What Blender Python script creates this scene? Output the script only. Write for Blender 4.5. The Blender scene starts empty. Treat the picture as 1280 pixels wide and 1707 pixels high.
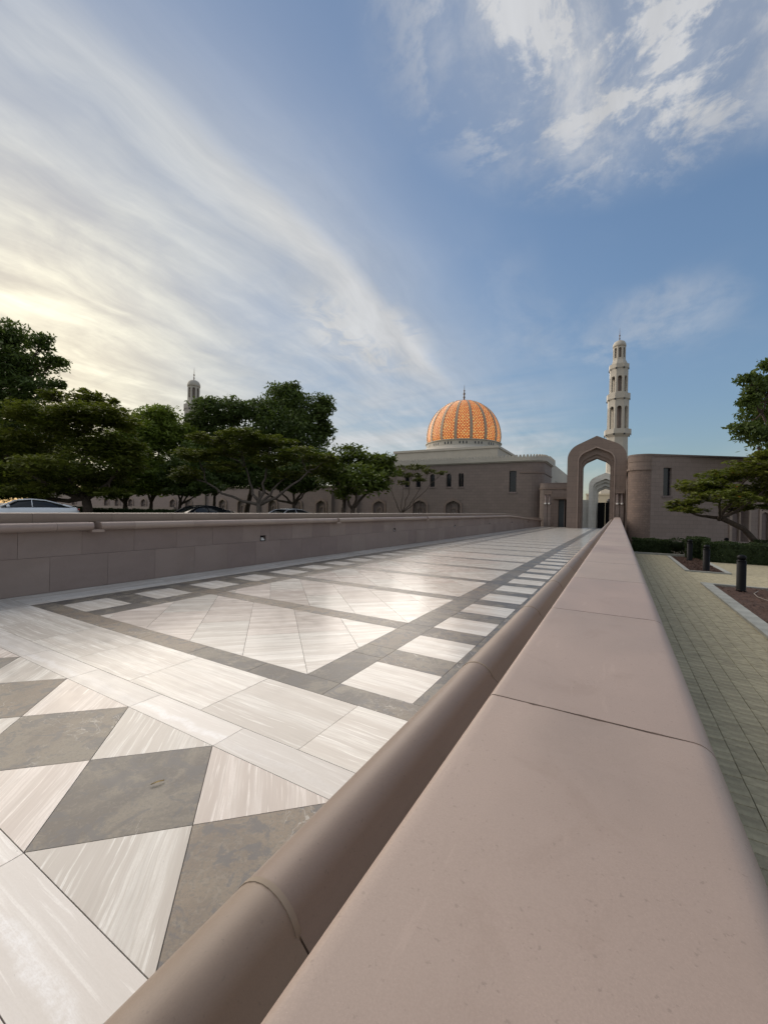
import bpy, bmesh, math, random
import numpy as np
from mathutils import Vector, Matrix
R = math.radians
random.seed(7)
rng = np.random.default_rng(11)
S = bpy.context.scene
COL = S.collection

# ---------------------------------------------------------------- camera
H = 1.15                                  # eye height over the walkway (walkway top is z = 0)
FPX, PCX, PCY = 680.8, 640.0, 853.5       # focal length and centre in photograph pixels
AX = Vector((0.86743953, 0.02080979, -0.49710725)).normalized()   # world axes in the camera's frame
AY = Vector((0.49704825, 0.00828414, 0.86768336)).normalized()
AZ = Vector((0.02217441, -0.99974913, -0.00315748)).normalized()
cam_d = bpy.data.cameras.new('camera')
cam = bpy.data.objects.new('camera', cam_d); COL.objects.link(cam)
cam_d.sensor_fit = 'HORIZONTAL'; cam_d.sensor_width = 36
cam_d.lens = FPX / 1280 * 36
cam_d.clip_start = 0.02; cam_d.clip_end = 5000
m = Matrix(((AX[0], -AX[1], -AX[2], 0), (AY[0], -AY[1], -AY[2], 0), (AZ[0], -AZ[1], -AZ[2], H), (0, 0, 0, 1)))
cam.matrix_world = m
S.camera = cam

# ---------------------------------------------------------------- sky, sun, exposure
SUN_AZ, SUN_EL = R(-72), R(16)            # azimuth from +Y towards +X
sun_dir = Vector((math.sin(SUN_AZ) * math.cos(SUN_EL), math.cos(SUN_AZ) * math.cos(SUN_EL), math.sin(SUN_EL)))
S.view_settings.view_transform = 'Standard'
S.view_settings.look = 'None'
S.view_settings.gamma = 1
S.view_settings.use_curve_mapping = False
S.view_settings.exposure = 1.0
world = bpy.data.worlds.new('World'); S.world = world; world.use_nodes = True
W_ = world.node_tree; W_.nodes.clear()

class NT:
    """small helper to write node trees"""
    def __init__(s, nt): s.nt = nt
    def n(s, typ, ins=None, **kw):
        nd = s.nt.nodes.new(typ)
        for k, v in kw.items(): setattr(nd, k, v)
        for k, v in (ins or {}).items():
            if isinstance(v, bpy.types.NodeSocket): s.nt.links.new(v, nd.inputs[k])
            else: nd.inputs[k].default_value = v
        return nd
    def math(s, op, a, b=0.0, c=0.0, clamp=False):
        nd = s.n('ShaderNodeMath', {0: a, 1: b, 2: c}, operation=op); nd.use_clamp = clamp
        return nd.outputs[0]
    def smooth(s, v, a, b, lo=0.0, hi=1.0):
        nd = s.n('ShaderNodeMapRange', {0: v, 1: a, 2: b, 3: lo, 4: hi}, interpolation_type='SMOOTHSTEP')
        return nd.outputs[0]
    def lin(s, v, a, b, lo=0.0, hi=1.0):
        return s.n('ShaderNodeMapRange', {0: v, 1: a, 2: b, 3: lo, 4: hi}).outputs[0]
    def mix(s, f, a, b, typ='MIX'):
        nd = s.n('ShaderNodeMix', data_type='RGBA', blend_type=typ)
        for k, v in ((0, f), (6, a), (7, b)):
            if isinstance(v, bpy.types.NodeSocket): s.nt.links.new(v, nd.inputs[k])
            else: nd.inputs[k].default_value = v if k == 0 else (tuple(v) + (1,))[:4]
        return nd.outputs[2]
    def noise(s, vec, scale, detail=4, rough=0.55, dist=0.0):
        ins = {'Scale': scale, 'Detail': detail, 'Roughness': rough, 'Distortion': dist}
        if vec is not None: ins['Vector'] = vec
        return s.n('ShaderNodeTexNoise', ins).outputs[0]
    def comb(s, x, y, z=0.0): return s.n('ShaderNodeCombineXYZ', {0: x, 1: y, 2: z}).outputs[0]

N = NT(W_)
SKY_K = 1.36
tc = N.n('ShaderNodeTexCoord')
sep = N.n('ShaderNodeSeparateXYZ', {0: tc.outputs['Generated']})
dx, dy, dz = sep.outputs
sky = N.n('ShaderNodeTexSky', sky_type='NISHITA', sun_disc=False, sun_elevation=SUN_EL, sun_rotation=SUN_AZ,
          altitude=0, air_density=1.0, dust_density=0.9, ozone_density=2.0)
zz = N.math('ADD', N.math('MAXIMUM', dz, 0.0), 0.12)
u = N.math('DIVIDE', dx, zz); v = N.math('DIVIDE', dy, zz)     # flat cloud layer coordinates
warp = N.n('ShaderNodeTexNoise', {'Vector': N.comb(u, v, 0), 'Scale': 1.3, 'Detail': 3})
wsub = N.n('ShaderNodeSeparateXYZ', {0: warp.outputs['Color']})
uw = N.math('ADD', u, N.math('MULTIPLY', N.math('SUBTRACT', wsub.outputs[0], 0.5), 0.35))
vw = N.math('ADD', v, N.math('MULTIPLY', N.math('SUBTRACT', wsub.outputs[1], 0.5), 0.35))
uv_str = N.comb(N.math('MULTIPLY', uw, 3.4), N.math('MULTIPLY', vw, 0.75), 0)          # fibres run along the view
n_str = N.noise(uv_str, 1.6, 6, 0.6)
n_big = N.noise(N.comb(uw, vw, 3.1), 0.9, 3, 0.5)
n_wisp = N.noise(N.comb(N.math('MULTIPLY', uw, 1.5), N.math('MULTIPLY', vw, 1.0), 7.7), 3.4, 8, 0.62, 0.15)
# broad veil on the sunward side, its edge running away from the viewer
veil = N.smooth(uw, -0.45, -1.15)
n_mot = N.noise(N.comb(N.math('MULTIPLY', uw, 1.0), N.math('MULTIPLY', vw, 0.8), 12.0), 2.6, 8, 0.6, 0.3)
tex = N.math('ADD', N.math('MULTIPLY', N.lin(n_str, 0.30, 0.70), 0.30), N.math('MULTIPLY', N.smooth(n_mot, 0.36, 0.66), 0.45))
veil = N.math('MULTIPLY', veil, N.math('ADD', 0.06, N.math('MULTIPLY', tex, 0.70)))
# bright fibrous core of the streak
us = N.math('ADD', u, N.math('MULTIPLY', N.math('SUBTRACT', wsub.outputs[0], 0.5), 0.14))
us = N.math('ADD', us, N.math('MULTIPLY', N.math('SUBTRACT', n_str, 0.5), 0.10))
du = N.math('ADD', us, 0.86)
core = N.math('POWER', 2.718, N.math('MULTIPLY', N.math('MULTIPLY', du, du), N.lin(du, -0.02, 0.02, -60.0, -130.0)))
soft = N.math('POWER', 2.718, N.math('MULTIPLY', N.math('MULTIPLY', du, du), -9.0))
vfade = N.math('MULTIPLY', N.smooth(v, 0.15, 0.9, 0.25, 1.0), N.smooth(v, 2.5, 1.75))
core = N.math('MULTIPLY', core, N.math('MULTIPLY', vfade, N.lin(n_str, 0.3, 0.62, 0.7, 1.0)))
soft = N.math('MULTIPLY', soft, N.math('MULTIPLY', vfade, 0.34))
core = N.math('MAXIMUM', core, soft)
# puffy end piece under the streak
def blob(cu, cv, ru, rv):
    a = N.math('DIVIDE', N.math('SUBTRACT', u, cu), ru); b = N.math('DIVIDE', N.math('SUBTRACT', v, cv), rv)
    d = N.math('ADD', N.math('MULTIPLY', a, a), N.math('MULTIPLY', b, b))
    return N.smooth(d, 1.0, 0.0)
wis = N.smooth(n_wisp, 0.42, 0.68)
wis_soft = N.smooth(n_wisp, 0.3, 0.7)
n_puff = N.noise(N.comb(uw, vw, 2.2), 7.5, 7, 0.6, 0.5)
end = N.math('MULTIPLY', blob(-0.98, 1.52, 0.30, 0.52), N.lin(N.smooth(n_puff, 0.38, 0.6), 0, 1, 0.25, 1.0))
n_pt = N.noise(N.comb(uw, vw, 5.0), 6.0, 9, 0.64, 0.1)
topr = N.math('MULTIPLY', blob(0.10, 0.72, 0.58, 0.57), N.math('ADD', N.math('MULTIPLY', N.math('MAXIMUM', N.math('MULTIPLY', wis, 0.8), N.smooth(n_pt, 0.46, 0.62)), 0.9), 0.32))
smallc = N.math('MULTIPLY', N.math('MAXIMUM', blob(0.17, 1.85, 0.26, 0.3), N.math('MULTIPLY', blob(-0.09, 2.08, 0.09, 0.18), 0.8)), wis_soft)
smallc = N.math('MULTIPLY', smallc, 0.3)
low = N.math('MULTIPLY', N.smooth(v, 1.7, 2.6), N.lin(N.noise(N.comb(N.math('MULTIPLY', u, 0.5), N.math('MULTIPLY', v, 1.6), 2.0), 1.6, 5), 0.35, 0.7, 0.0, 0.75))
low = N.math('MULTIPLY', low, N.smooth(u, 0.1, -0.9))
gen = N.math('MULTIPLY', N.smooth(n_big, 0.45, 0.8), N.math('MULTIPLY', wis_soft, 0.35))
fill_cloud = N.math('MULTIPLY', N.math('MAXIMUM', N.smooth(v, 0.35, -0.4), N.smooth(u, 0.55, 1.6)), N.lin(wis_soft, 0, 1, 0.55, 0.9))      # unseen cloud cover added behind and to the right as fill light
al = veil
for q in (core, end, topr, smallc, low, gen, fill_cloud):
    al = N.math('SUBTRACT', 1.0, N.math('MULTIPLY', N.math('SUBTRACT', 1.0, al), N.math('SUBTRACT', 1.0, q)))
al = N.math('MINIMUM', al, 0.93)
al = N.math('MULTIPLY', al, N.smooth(dz, -0.02, 0.08))
sd = N.n('ShaderNodeVectorMath', {0: tc.outputs['Generated'], 1: tuple(sun_dir)}, operation='DOT_PRODUCT').outputs['Value']
glow = N.math('POWER', N.math('MAXIMUM', sd, 0.0), 7.0)
glow2 = N.math('POWER', N.math('MAXIMUM', sd, 0.0), 30.0)
ccol = N.mix(N.math('MINIMUM', glow, 1.0), (3.1, 3.13, 3.2), (3.35, 3.4, 3.3))
ccol = N.mix(N.math('MINIMUM', glow2, 1.0), ccol, (8.6, 8.2, 6.2))
dens = N.lin(n_str, 0.3, 0.7, 0.82, 1.15)
ccol = N.n('ShaderNodeVectorMath', {0: ccol, 3: dens}, operation='SCALE').outputs[0]
grey_low = N.math('MULTIPLY', N.smooth(N.noise(N.comb(N.math('MULTIPLY', u, 0.4), N.math('MULTIPLY', v, 2.4), 9.0), 1.5, 4), 0.56, 0.7), N.smooth(dz, 0.5, 0.3))
ccol = N.mix(N.math('MULTIPLY', grey_low, 0.35), ccol, (2.0, 2.1, 2.4))
# the sky's glare near the sun is spread thin by the veil of high cloud
lum = N.n('ShaderNodeVectorMath', {0: sky.outputs[0], 1: (0.3, 0.5, 0.2)}, operation='DOT_PRODUCT').outputs['Value']
skyc = N.n('ShaderNodeVectorMath', {0: sky.outputs[0], 3: N.math('DIVIDE', SKY_K, N.math('ADD', 1.0, N.math('DIVIDE', lum, 2.5)))}, operation='SCALE').outputs[0]
final = N.mix(al, skyc, ccol)
bg = N.n('ShaderNodeBackground', {'Color': final, 'Strength': 0.1})
out = N.n('ShaderNodeOutputWorld', {'Surface': bg.outputs[0]})

sun_l = bpy.data.lights.new('sun', 'SUN'); sun_l.energy = 2.55; sun_l.angle = R(100); sun_l.color = (1.0, 0.87, 0.73)
sun_o = bpy.data.objects.new('sun', sun_l); COL.objects.link(sun_o)
sun_o.rotation_euler = sun_dir.to_track_quat('Z', 'Y').to_euler()

# ---------------------------------------------------------------- placing helpers
def W(px, py, depth):
    """a point of the place from where the photograph shows it and its real distance"""
    q = Vector(((px - PCX) / FPX * depth, (py - PCY) / FPX * depth, depth))
    return Vector((q.dot(AX), q.dot(AY), q.dot(AZ) + H))

def thing(name, label, cat, loc=(0, 0, 0), rz=0, group=None):
    o = bpy.data.objects.new(name, None); COL.objects.link(o)
    o.empty_display_size = 0.2
    o.location = loc; o.rotation_euler = (0, 0, rz)
    o['label'] = label; o['category'] = cat
    if group: o['group'] = group
    return o
def tag(o, label, cat, group=None):
    o['label'] = label; o['category'] = cat
    if group: o['group'] = group
    return o

ASHLAR = ('lightened_rose_brown_ashlar', 'rose_brown_ashlar', 'gate_brown_stone', 'bush_hammered_blocks', 'pale_pink_ashlar', 'pale_limestone')
class MB:
    """collects geometry; build() links it as ONE mesh object"""
    def __init__(s): s.v = []; s.f = []; s.sm = []; s.uv = None
    def add(s, vs, fs, smooth=False):
        k = len(s.v); s.v += [tuple(p) for p in vs]; s.f += [tuple(i + k for i in f) for f in fs]; s.sm += [smooth] * len(fs)
        return s
    def box(s, x0, x1, y0, y1, z0, z1, M=None):
        vs = [(x0, y0, z0), (x1, y0, z0), (x1, y1, z0), (x0, y1, z0), (x0, y0, z1), (x1, y0, z1), (x1, y1, z1), (x0, y1, z1)]
        if M: vs = [M @ Vector(p) for p in vs]
        return s.add(vs, [(0, 3, 2, 1), (4, 5, 6, 7), (0, 1, 5, 4), (1, 2, 6, 5), (2, 3, 7, 6), (3, 0, 4, 7)])
    def prism(s, poly, z0, z1, zf=None):
        n = len(poly)
        vs = [(p[0], p[1], z0) for p in poly] + [(p[0], p[1], z1) for p in poly]
        fs = [tuple(reversed(range(n))), tuple(range(n, 2 * n))] + [(i, (i + 1) % n, n + (i + 1) % n, n + i) for i in range(n)]
        return s.add(vs, fs)
    def lathe(s, prof, n=24, c=(0, 0, 0), smooth=True, rot=0.0):
        vs = []; fs = []
        for r, z in prof:
            for i in range(n):
                a = 2 * math.pi * i / n + rot
                vs.append((c[0] + r * math.cos(a), c[1] + r * math.sin(a), c[2] + z))
        for j in range(len(prof) - 1):
            for i in range(n):
                k = (i + 1) % n
                fs.append((j * n + i, j * n + k, (j + 1) * n + k, (j + 1) * n + i))
        fs.append(tuple(reversed(range(n)))); fs.append(tuple(range((len(prof) - 1) * n, len(prof) * n)))
        return s.add(vs, fs, smooth)
    def tube(s, pts, rad, n=8, smooth=True):
        pts = [Vector(p) for p in pts]; vs = []; fs = []
        for i, p in enumerate(pts):
            t = (pts[min(i + 1, len(pts) - 1)] - pts[max(i - 1, 0)]).normalized()
            a = t.orthogonal().normalized() if i == 0 else (pa - t * pa.dot(t)).normalized()
            pa = a; b = t.cross(a)
            for k in range(n):
                an = 2 * math.pi * k / n
                vs.append(p + (a * math.cos(an) + b * math.sin(an)) * rad[i])
        for j in range(len(pts) - 1):
            for i in range(n):
                k = (i + 1) % n
                fs.append((j * n + i, j * n + k, (j + 1) * n + k, (j + 1) * n + i))
        fs.append(tuple(reversed(range(n)))); fs.append(tuple(range((len(pts) - 1) * n, len(pts) * n)))
        return s.add(vs, fs, smooth)
    def mesh(s, name):
        me = bpy.data.meshes.new(name); me.from_pydata(s.v, [], s.f)
        if any(s.sm): me.polygons.foreach_set('use_smooth', s.sm)
        if s.uv:
            l = me.uv_layers.new(name='uv'); fl = []
            for f in s.f:
                for i in f: fl += list(s.uv[i])
            l.data.foreach_set('uv', fl)
        me.update(); return me
    def build(s, name, mat, parent=None, kind=None, loc=None, rz=0):
        if s.uv is None and mat.name in ASHLAR:
            s.uv = [(p[0] + p[1], p[2]) for p in s.v]
        me = s.mesh(name); me.materials.append(mat)
        o = bpy.data.objects.new(name, me); COL.objects.link(o)
        if parent: o.parent = parent
        if kind: o['kind'] = kind
        if loc is not None: o.location = loc
        if rz: o.rotation_euler = (0, 0, rz)
        return o
def inst(name, me, parent=None, loc=(0, 0, 0), rz=0, rot=None, scale=None):
    o = bpy.data.objects.new(name, me); COL.objects.link(o); o.parent = parent
    o.location = loc; o.rotation_euler = rot or (0, 0, rz)
    if scale: o.scale = scale
    return o

# ---------------------------------------------------------------- materials
def mat(name):
    mt = bpy.data.materials.new(name); mt.use_nodes = True
    nt = mt.node_tree; nt.nodes.clear(); n = NT(nt)
    b = n.n('ShaderNodeBsdfPrincipled'); o = n.n('ShaderNodeOutputMaterial', {'Surface': b.outputs[0]})
    return mt, n, b
def link(n, a, b): n.nt.links.new(a, b)
def flat(name, col, rough=0.6, metal=0.0, noise=0.12, scale=6.0, bump=0.0, bscale=60, rnd=0.0, spec=0.5):
    mt, n, b = mat(name)
    t = n.n('ShaderNodeTexCoord')
    f = n.noise(t.outputs['Object'], scale, 5, 0.6)
    c = n.mix(n.lin(f, 0.3, 0.7), tuple(x * (1 - noise) for x in col), tuple(min(1, x * (1 + noise)) for x in col))
    if rnd:
        oi = n.n('ShaderNodeObjectInfo')
        hs = n.n('ShaderNodeHueSaturation', {'Color': c, 'Value': n.lin(oi.outputs['Random'], 0, 1, 1 - rnd, 1 + rnd)})
        c = hs.outputs[0]
    link(n, c, b.inputs['Base Color'])
    b.inputs['Roughness'].default_value = rough; b.inputs['Metallic'].default_value = metal
    b.inputs['Specular IOR Level'].default_value = spec
    if bump:
        bn = n.n('ShaderNodeBump', {'Height': n.noise(t.outputs['Object'], bscale, 4), 'Strength': bump, 'Distance': 0.01})
        link(n, bn.outputs[0], b.inputs['Normal'])
    return mt

def travertine(name, tone=(0.75, 0.73, 0.675), vein=False):
    mt, n, b = mat(name)
    t = n.n('ShaderNodeTexCoord'); oi = n.n('ShaderNodeObjectInfo')
    off = n.n('ShaderNodeVectorMath', {0: t.outputs['Object'], 1: n.comb(0.0, n.math('MULTIPLY', oi.outputs['Random'], 37.0), n.math('MULTIPLY', oi.outputs['Random'], 11.0))}, operation='ADD').outputs[0]
    wv = n.n('ShaderNodeTexNoise', {'Vector': off, 'Scale': 2.2, 'Detail': 2})
    dv = n.n('ShaderNodeVectorMath', {0: wv.outputs['Color'], 3: 0.045}, operation='SCALE').outputs[0]
    p = n.n('ShaderNodeVectorMath', {0: off, 1: dv}, operation='ADD').outputs[0]
    sp = n.n('ShaderNodeSeparateXYZ', {0: p})
    st = n.comb(n.math('MULTIPLY', sp.outputs[0], 0.9), n.math('MULTIPLY', sp.outputs[1], 20.0), sp.outputs[2])
    s1 = n.noise(st, 1.0, 5, 0.55)
    st2 = n.comb(n.math('MULTIPLY', sp.outputs[0], 2.5), n.math('MULTIPLY', sp.outputs[1], 70.0), sp.outputs[2])
    s2 = n.noise(st2, 1.0, 4, 0.6)
    cr = n.n('ShaderNodeValToRGB', {0: s1}); e = cr.color_ramp
    base = Vector(tone)
    def cc(k, t=(1, 1, 1)): return (base[0] * k * t[0], base[1] * k * t[1], base[2] * k * t[2], 1)
    e.elements[0].position = 0.28; e.elements[0].color = cc(0.66, (1, 0.98, 0.95))
    e.elements[1].position = 0.74; e.elements[1].color = cc(1.1)
    for pos, k, tt in ((0.40, 0.83, (1, 0.96, 0.94)), (0.47, 0.98, (1, 1, 1)), (0.52, 0.84, (1, 0.97, 0.94)), (0.57, 1.08, (1, 1, 1)), (0.63, 0.93, (1, 0.97, 0.95))):
        q = e.elements.new(pos); q.color = cc(k, tt)
    st3 = n.comb(n.math('MULTIPLY', sp.outputs[0], 0.35), n.math('MULTIPLY', sp.outputs[1], 7.0), sp.outputs[2])
    s3 = n.noise(st3, 1.0, 3, 0.5)
    c = n.mix(n.smooth(s3, 0.42, 0.58, 0.0, 0.8), cr.outputs[0], cc(0.74, (1, 0.945, 0.91))[:3])
    c = n.mix(n.smooth(s2, 0.56, 0.66, 0.0, 0.8), c, cc(1.2, (1, 1.01, 1.02))[:3])
    c = n.mix(n.smooth(s2, 0.44, 0.34, 0.0, 0.45), c, cc(0.68, (1, 0.97, 0.93))[:3])
    pits = n.smooth(n.noise(n.comb(n.math('MULTIPLY', sp.outputs[0], 9.0), n.math('MULTIPLY', sp.outputs[1], 40.0), sp.outputs[2]), 3.0, 3), 0.66, 0.76)
    c = n.mix(n.math('MULTIPLY', pits, 0.0), c, cc(0.5)[:3])
    if vein:
        # one milky, crystalline vein wandering lengthways through the slab
        wob = n.noise(n.comb(n.math('MULTIPLY', sp.outputs[0], 4.0), 0.0, sp.outputs[2]), 1.0, 4)
        dd = n.math('ABSOLUTE', n.math('ADD', n.math('SUBTRACT', n.n('ShaderNodeSeparateXYZ', {0: t.outputs['Object']}).outputs[1], n.math('MULTIPLY', n.math('SUBTRACT', wob, 0.5), 0.16)), 0.035))
        vn = n.smooth(dd, 0.034, 0.008)
        vn = n.math('MULTIPLY', vn, n.lin(n.noise(off, 34, 5, 0.65), 0.35, 0.6, 0.25, 0.95))
        vn = n.math('MULTIPLY', vn, n.lin(oi.outputs['Random'], 0, 1, 0.25, 1.0))
        c = n.mix(vn, n.mix(0.55, c, cc(0.97)[:3]), (0.86, 0.86, 0.85))
    grn = n.noise(n.comb(n.math('MULTIPLY', sp.outputs[0], 0.35), sp.outputs[1], sp.outputs[2]), 260, 4, 0.7)
    c = n.mix(n.smooth(grn, 0.40, 0.62, 0.0, 0.30), c, cc(0.80, (1, 0.98, 0.95))[:3])
    hole = n.smooth(n.noise(n.comb(n.math('MULTIPLY', sp.outputs[0], 0.4), sp.outputs[1], sp.outputs[2]), 110, 2, 0.5), 0.76, 0.80)
    c = n.mix(n.math('MULTIPLY', hole, 0.5), c, cc(0.5)[:3])
    dirt = n.noise(n.n('ShaderNodeNewGeometry').outputs['Position'], 1.7, 4)
    c = n.mix(n.lin(dirt, 0.45, 0.75, 0.0, 0.16), c, cc(0.72, (1, 0.98, 0.94))[:3])
    hs = n.n('ShaderNodeHueSaturation', {'Color': c, 'Value': n.lin(oi.outputs['Random'], 0, 1, 0.90, 1.07)})
    link(n, hs.outputs[0], b.inputs['Base Color'])
    rg = n.noise(n.n('ShaderNodeNewGeometry').outputs['Position'], 9.0, 4)
    link(n, n.lin(rg, 0.3, 0.7, 0.15, 0.27), b.inputs['Roughness']); b.inputs['Specular IOR Level'].default_value = 0.35
    bn = n.n('ShaderNodeBump', {'Height': s3, 'Strength': 0.04, 'Distance': 0.001}); link(n, bn.outputs[0], b.inputs['Normal'])
    return mt

def slate(name, warmth=0.0):
    mt, n, b = mat(name)
    t = n.n('ShaderNodeTexCoord'); oi = n.n('ShaderNodeObjectInfo')
    off = n.n('ShaderNodeVectorMath', {0: n.n('ShaderNodeNewGeometry').outputs['Position'], 1: n.comb(n.math('MULTIPLY', oi.outputs['Random'], 21.0), 0.0, n.math('MULTIPLY', oi.outputs['Random'], 7.0))}, operation='ADD').outputs[0]
    a = n.noise(off, 3.2, 7, 0.62, 0.8)
    c = n.mix(n.smooth(a, 0.43, 0.58), (0.065, 0.063, 0.060), (0.185, 0.168, 0.132))
    br = n.noise(off, 1.3, 3)
    warm = n.math('MULTIPLY', n.lin(br, 0.4, 0.7), n.lin(oi.outputs['Random'], 0, 1, 0.15, 1.0)); warm = n.math('ADD', warm, warmth, clamp=True)
    c = n.mix(n.math('MULTIPLY', warm, 0.85), c, (0.195, 0.150, 0.105))
    fine = n.noise(off, 42, 6, 0.7, 0.5)
    c = n.mix(n.smooth(fine, 0.48, 0.62, 0.0, 0.40), c, (0.26, 0.24, 0.20))
    c = n.mix(n.smooth(n.noise(off, 90, 5, 0.75), 0.50, 0.40, 0.0, 0.5), c, (0.09, 0.085, 0.08))
    blu = n.smooth(n.noise(off, 9.0, 7, 0.72, 0.6), 0.50, 0.57)
    c = n.mix(n.math('MULTIPLY', blu, 0.75), c, (0.085, 0.086, 0.092))
    vx = n.n('ShaderNodeTexNoise', {'Vector': off, 'Scale': 5.0, 'Detail': 5, 'Distortion': 2.0})
    vl = n.smooth(n.math('ABSOLUTE', n.math('SUBTRACT', vx.outputs[0], 0.5)), 0.008, 0.001)
    c = n.mix(n.math('MULTIPLY', vl, n.smooth(n.noise(off, 2.4, 2), 0.5, 0.62)), c, (0.42, 0.40, 0.36))
    hs = n.n('ShaderNodeHueSaturation', {'Color': c, 'Value': n.lin(oi.outputs['Random'], 0, 1, 0.85, 1.12)})
    link(n, hs.outputs[0], b.inputs['Base Color'])
    link(n, n.lin(fine, 0.3, 0.7, 0.28, 0.42), b.inputs['Roughness']); b.inputs['Specular IOR Level'].default_value = 0.4
    bn = n.n('ShaderNodeBump', {'Height': a, 'Strength': 0.05, 'Distance': 0.001}); link(n, bn.outputs[0], b.inputs['Normal'])
    return mt

def sandstone(name, ca, cb, rough=0.55, rnd=0.07, bump=0.15, stain=True):
    mt, n, b = mat(name)
    g = n.n('ShaderNodeNewGeometry'); oi = n.n('ShaderNodeObjectInfo')
    off = n.n('ShaderNodeVectorMath', {0: g.outputs['Position'], 1: n.comb(0.0, n.math('MULTIPLY', oi.outputs['Random'], 13.0), 0.0)}, operation='ADD').outputs[0]
    sp = n.n('ShaderNodeSeparateXYZ', {0: off})
    st = n.comb(sp.outputs[0], n.math('MULTIPLY', sp.outputs[1], 0.5), n.math('MULTIPLY', sp.outputs[2], 1.5))
    a = n.noise(st, 2.4, 6, 0.55, 0.7)
    c = n.mix(n.lin(a, 0.33, 0.67), ca, cb)
    k = n.noise(off, 420, 3, 0.6)
    c = n.mix(n.lin(k, 0.35, 0.65, 0.0, 0.22), c, tuple(x * 0.72 for x in ca))
    k2 = n.noise(off, 900, 2, 0.6)
    c = n.mix(n.smooth(k2, 0.6, 0.72, 0, 0.3), c, tuple(min(1, x * 1.35) for x in cb))
    pore = n.smooth(n.noise(off, 160, 2, 0.5), 0.66, 0.74, 0, 0.45)
    c = n.mix(pore, c, tuple(x * 0.62 for x in ca))
    md = n.noise(off, 11, 6, 0.65, 1.0)
    c = n.mix(n.smooth(md, 0.45, 0.68, 0, 0.30), c, (ca[0] * 1.12, ca[1] * 1.13, ca[2] * 1.15))
    c = n.mix(n.smooth(n.noise(off, 5.0, 6, 0.7, 0.6), 0.55, 0.7, 0, 0.28), c, (ca[0] * 0.82, ca[1] * 0.78, ca[2] * 0.74))
    scr = n.noise(n.comb(n.math('MULTIPLY', sp.outputs[0], 9.0), n.math('MULTIPLY', sp.outputs[1], 1.3), sp.outputs[2]), 3.0, 6, 0.7)
    c = n.mix(n.smooth(scr, 0.60, 0.68, 0, 0.16), c, tuple(min(1, x * 1.3) for x in cb))
    if stain:
        sn = n.noise(off, 0.9, 5, 0.6)
        c = n.mix(n.smooth(sn, 0.52, 0.75, 0, 0.35), c, (ca[0] * 0.78, ca[1] * 0.74, ca[2] * 0.70))
    hs = n.n('ShaderNodeHueSaturation', {'Color': c, 'Hue': n.lin(oi.outputs['Random'], 0, 1, 0.492, 0.505), 'Value': n.lin(oi.outputs['Random'], 0, 1, 1 - rnd, 1 + rnd)})
    link(n, hs.outputs[0], b.inputs['Base Color'])
    link(n, n.lin(a, 0.3, 0.7, rough - 0.06, rough + 0.06), b.inputs['Roughness'])
    bn = n.n('ShaderNodeBump', {'Height': k, 'Strength': bump, 'Distance': 0.001}); link(n, bn.outputs[0], b.inputs['Normal'])
    return mt

def ashlar(name, ca, cb, bw=0.62, bh=0.31, rough=0.75, contrast=0.5, rugged=0.0):
    """coursed stone on uv (metres along the wall, height)"""
    mt, n, b = mat(name)
    t = n.n('ShaderNodeUVMap')
    bt = n.n('ShaderNodeTexBrick', {'Vector': t.outputs[0], 'Color1': tuple(ca) + (1,), 'Color2': tuple(cb) + (1,), 'Mortar': tuple(x * 0.62 for x in ca) + (1,),
                                     'Scale': 1.0, 'Mortar Size': 0.009, 'Mortar Smooth': 0.3, 'Bias': 0.0, 'Brick Width': bw, 'Row Height': bh})
    g = n.n('ShaderNodeNewGeometry')
    a = n.noise(g.outputs['Position'], 0.7, 5, 0.6)
    c = n.mix(n.lin(a, 0.35, 0.7, 0, 0.45), bt.outputs[0], tuple(x * 0.8 for x in ca))
    f = n.noise(g.outputs['Position'], 14 if rugged else 30, 4, 0.65)
    c = n.mix(n.lin(f, 0.35, 0.7, 0, 0.3 + rugged), c, tuple(x * (0.75 - 0.2 * rugged) for x in ca))
    link(n, c, b.inputs['Base Color']); b.inputs['Roughness'].default_value = rough
    bn = n.n('ShaderNodeBump', {'Height': n.math('SUBTRACT', n.math('MULTIPLY', f, 0.4 + rugged), bt.outputs[1]), 'Strength': 0.5, 'Distance': 0.012})
    link(n, bn.outputs[0], b.inputs['Normal'])
    return mt

def foliage(name, ca, cb, ctip=None):
    mt, n, b = mat(name)
    g = n.n('ShaderNodeNewGeometry')
    r = g.outputs['Random Per Island']
    a = n.noise(g.outputs['Position'], 0.55, 3)
    c = n.mix(r, ca, cb)
    c = n.mix(n.lin(a, 0.35, 0.7, 0, 0.6), c, ctip or tuple(x * 1.4 for x in cb))
    link(n, c, b.inputs['Base Color']); b.inputs['Roughness'].default_value = 0.6
    b.inputs['Specular IOR Level'].default_value = 0.25
    nt = n.nt
    tr = n.n('ShaderNodeBsdfTranslucent', {'Color': n.mix(0.5, c, (cb[0] * 1.6, cb[1] * 1.8, cb[2] * 0.8))})
    mx = n.n('ShaderNodeMixShader', {0: 0.28, 1: b.outputs[0], 2: tr.outputs[0]})
    o = [x for x in nt.nodes if x.type == 'OUTPUT_MATERIAL'][0]
    nt.links.new(mx.outputs[0], o.inputs[0])
    return mt

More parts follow.
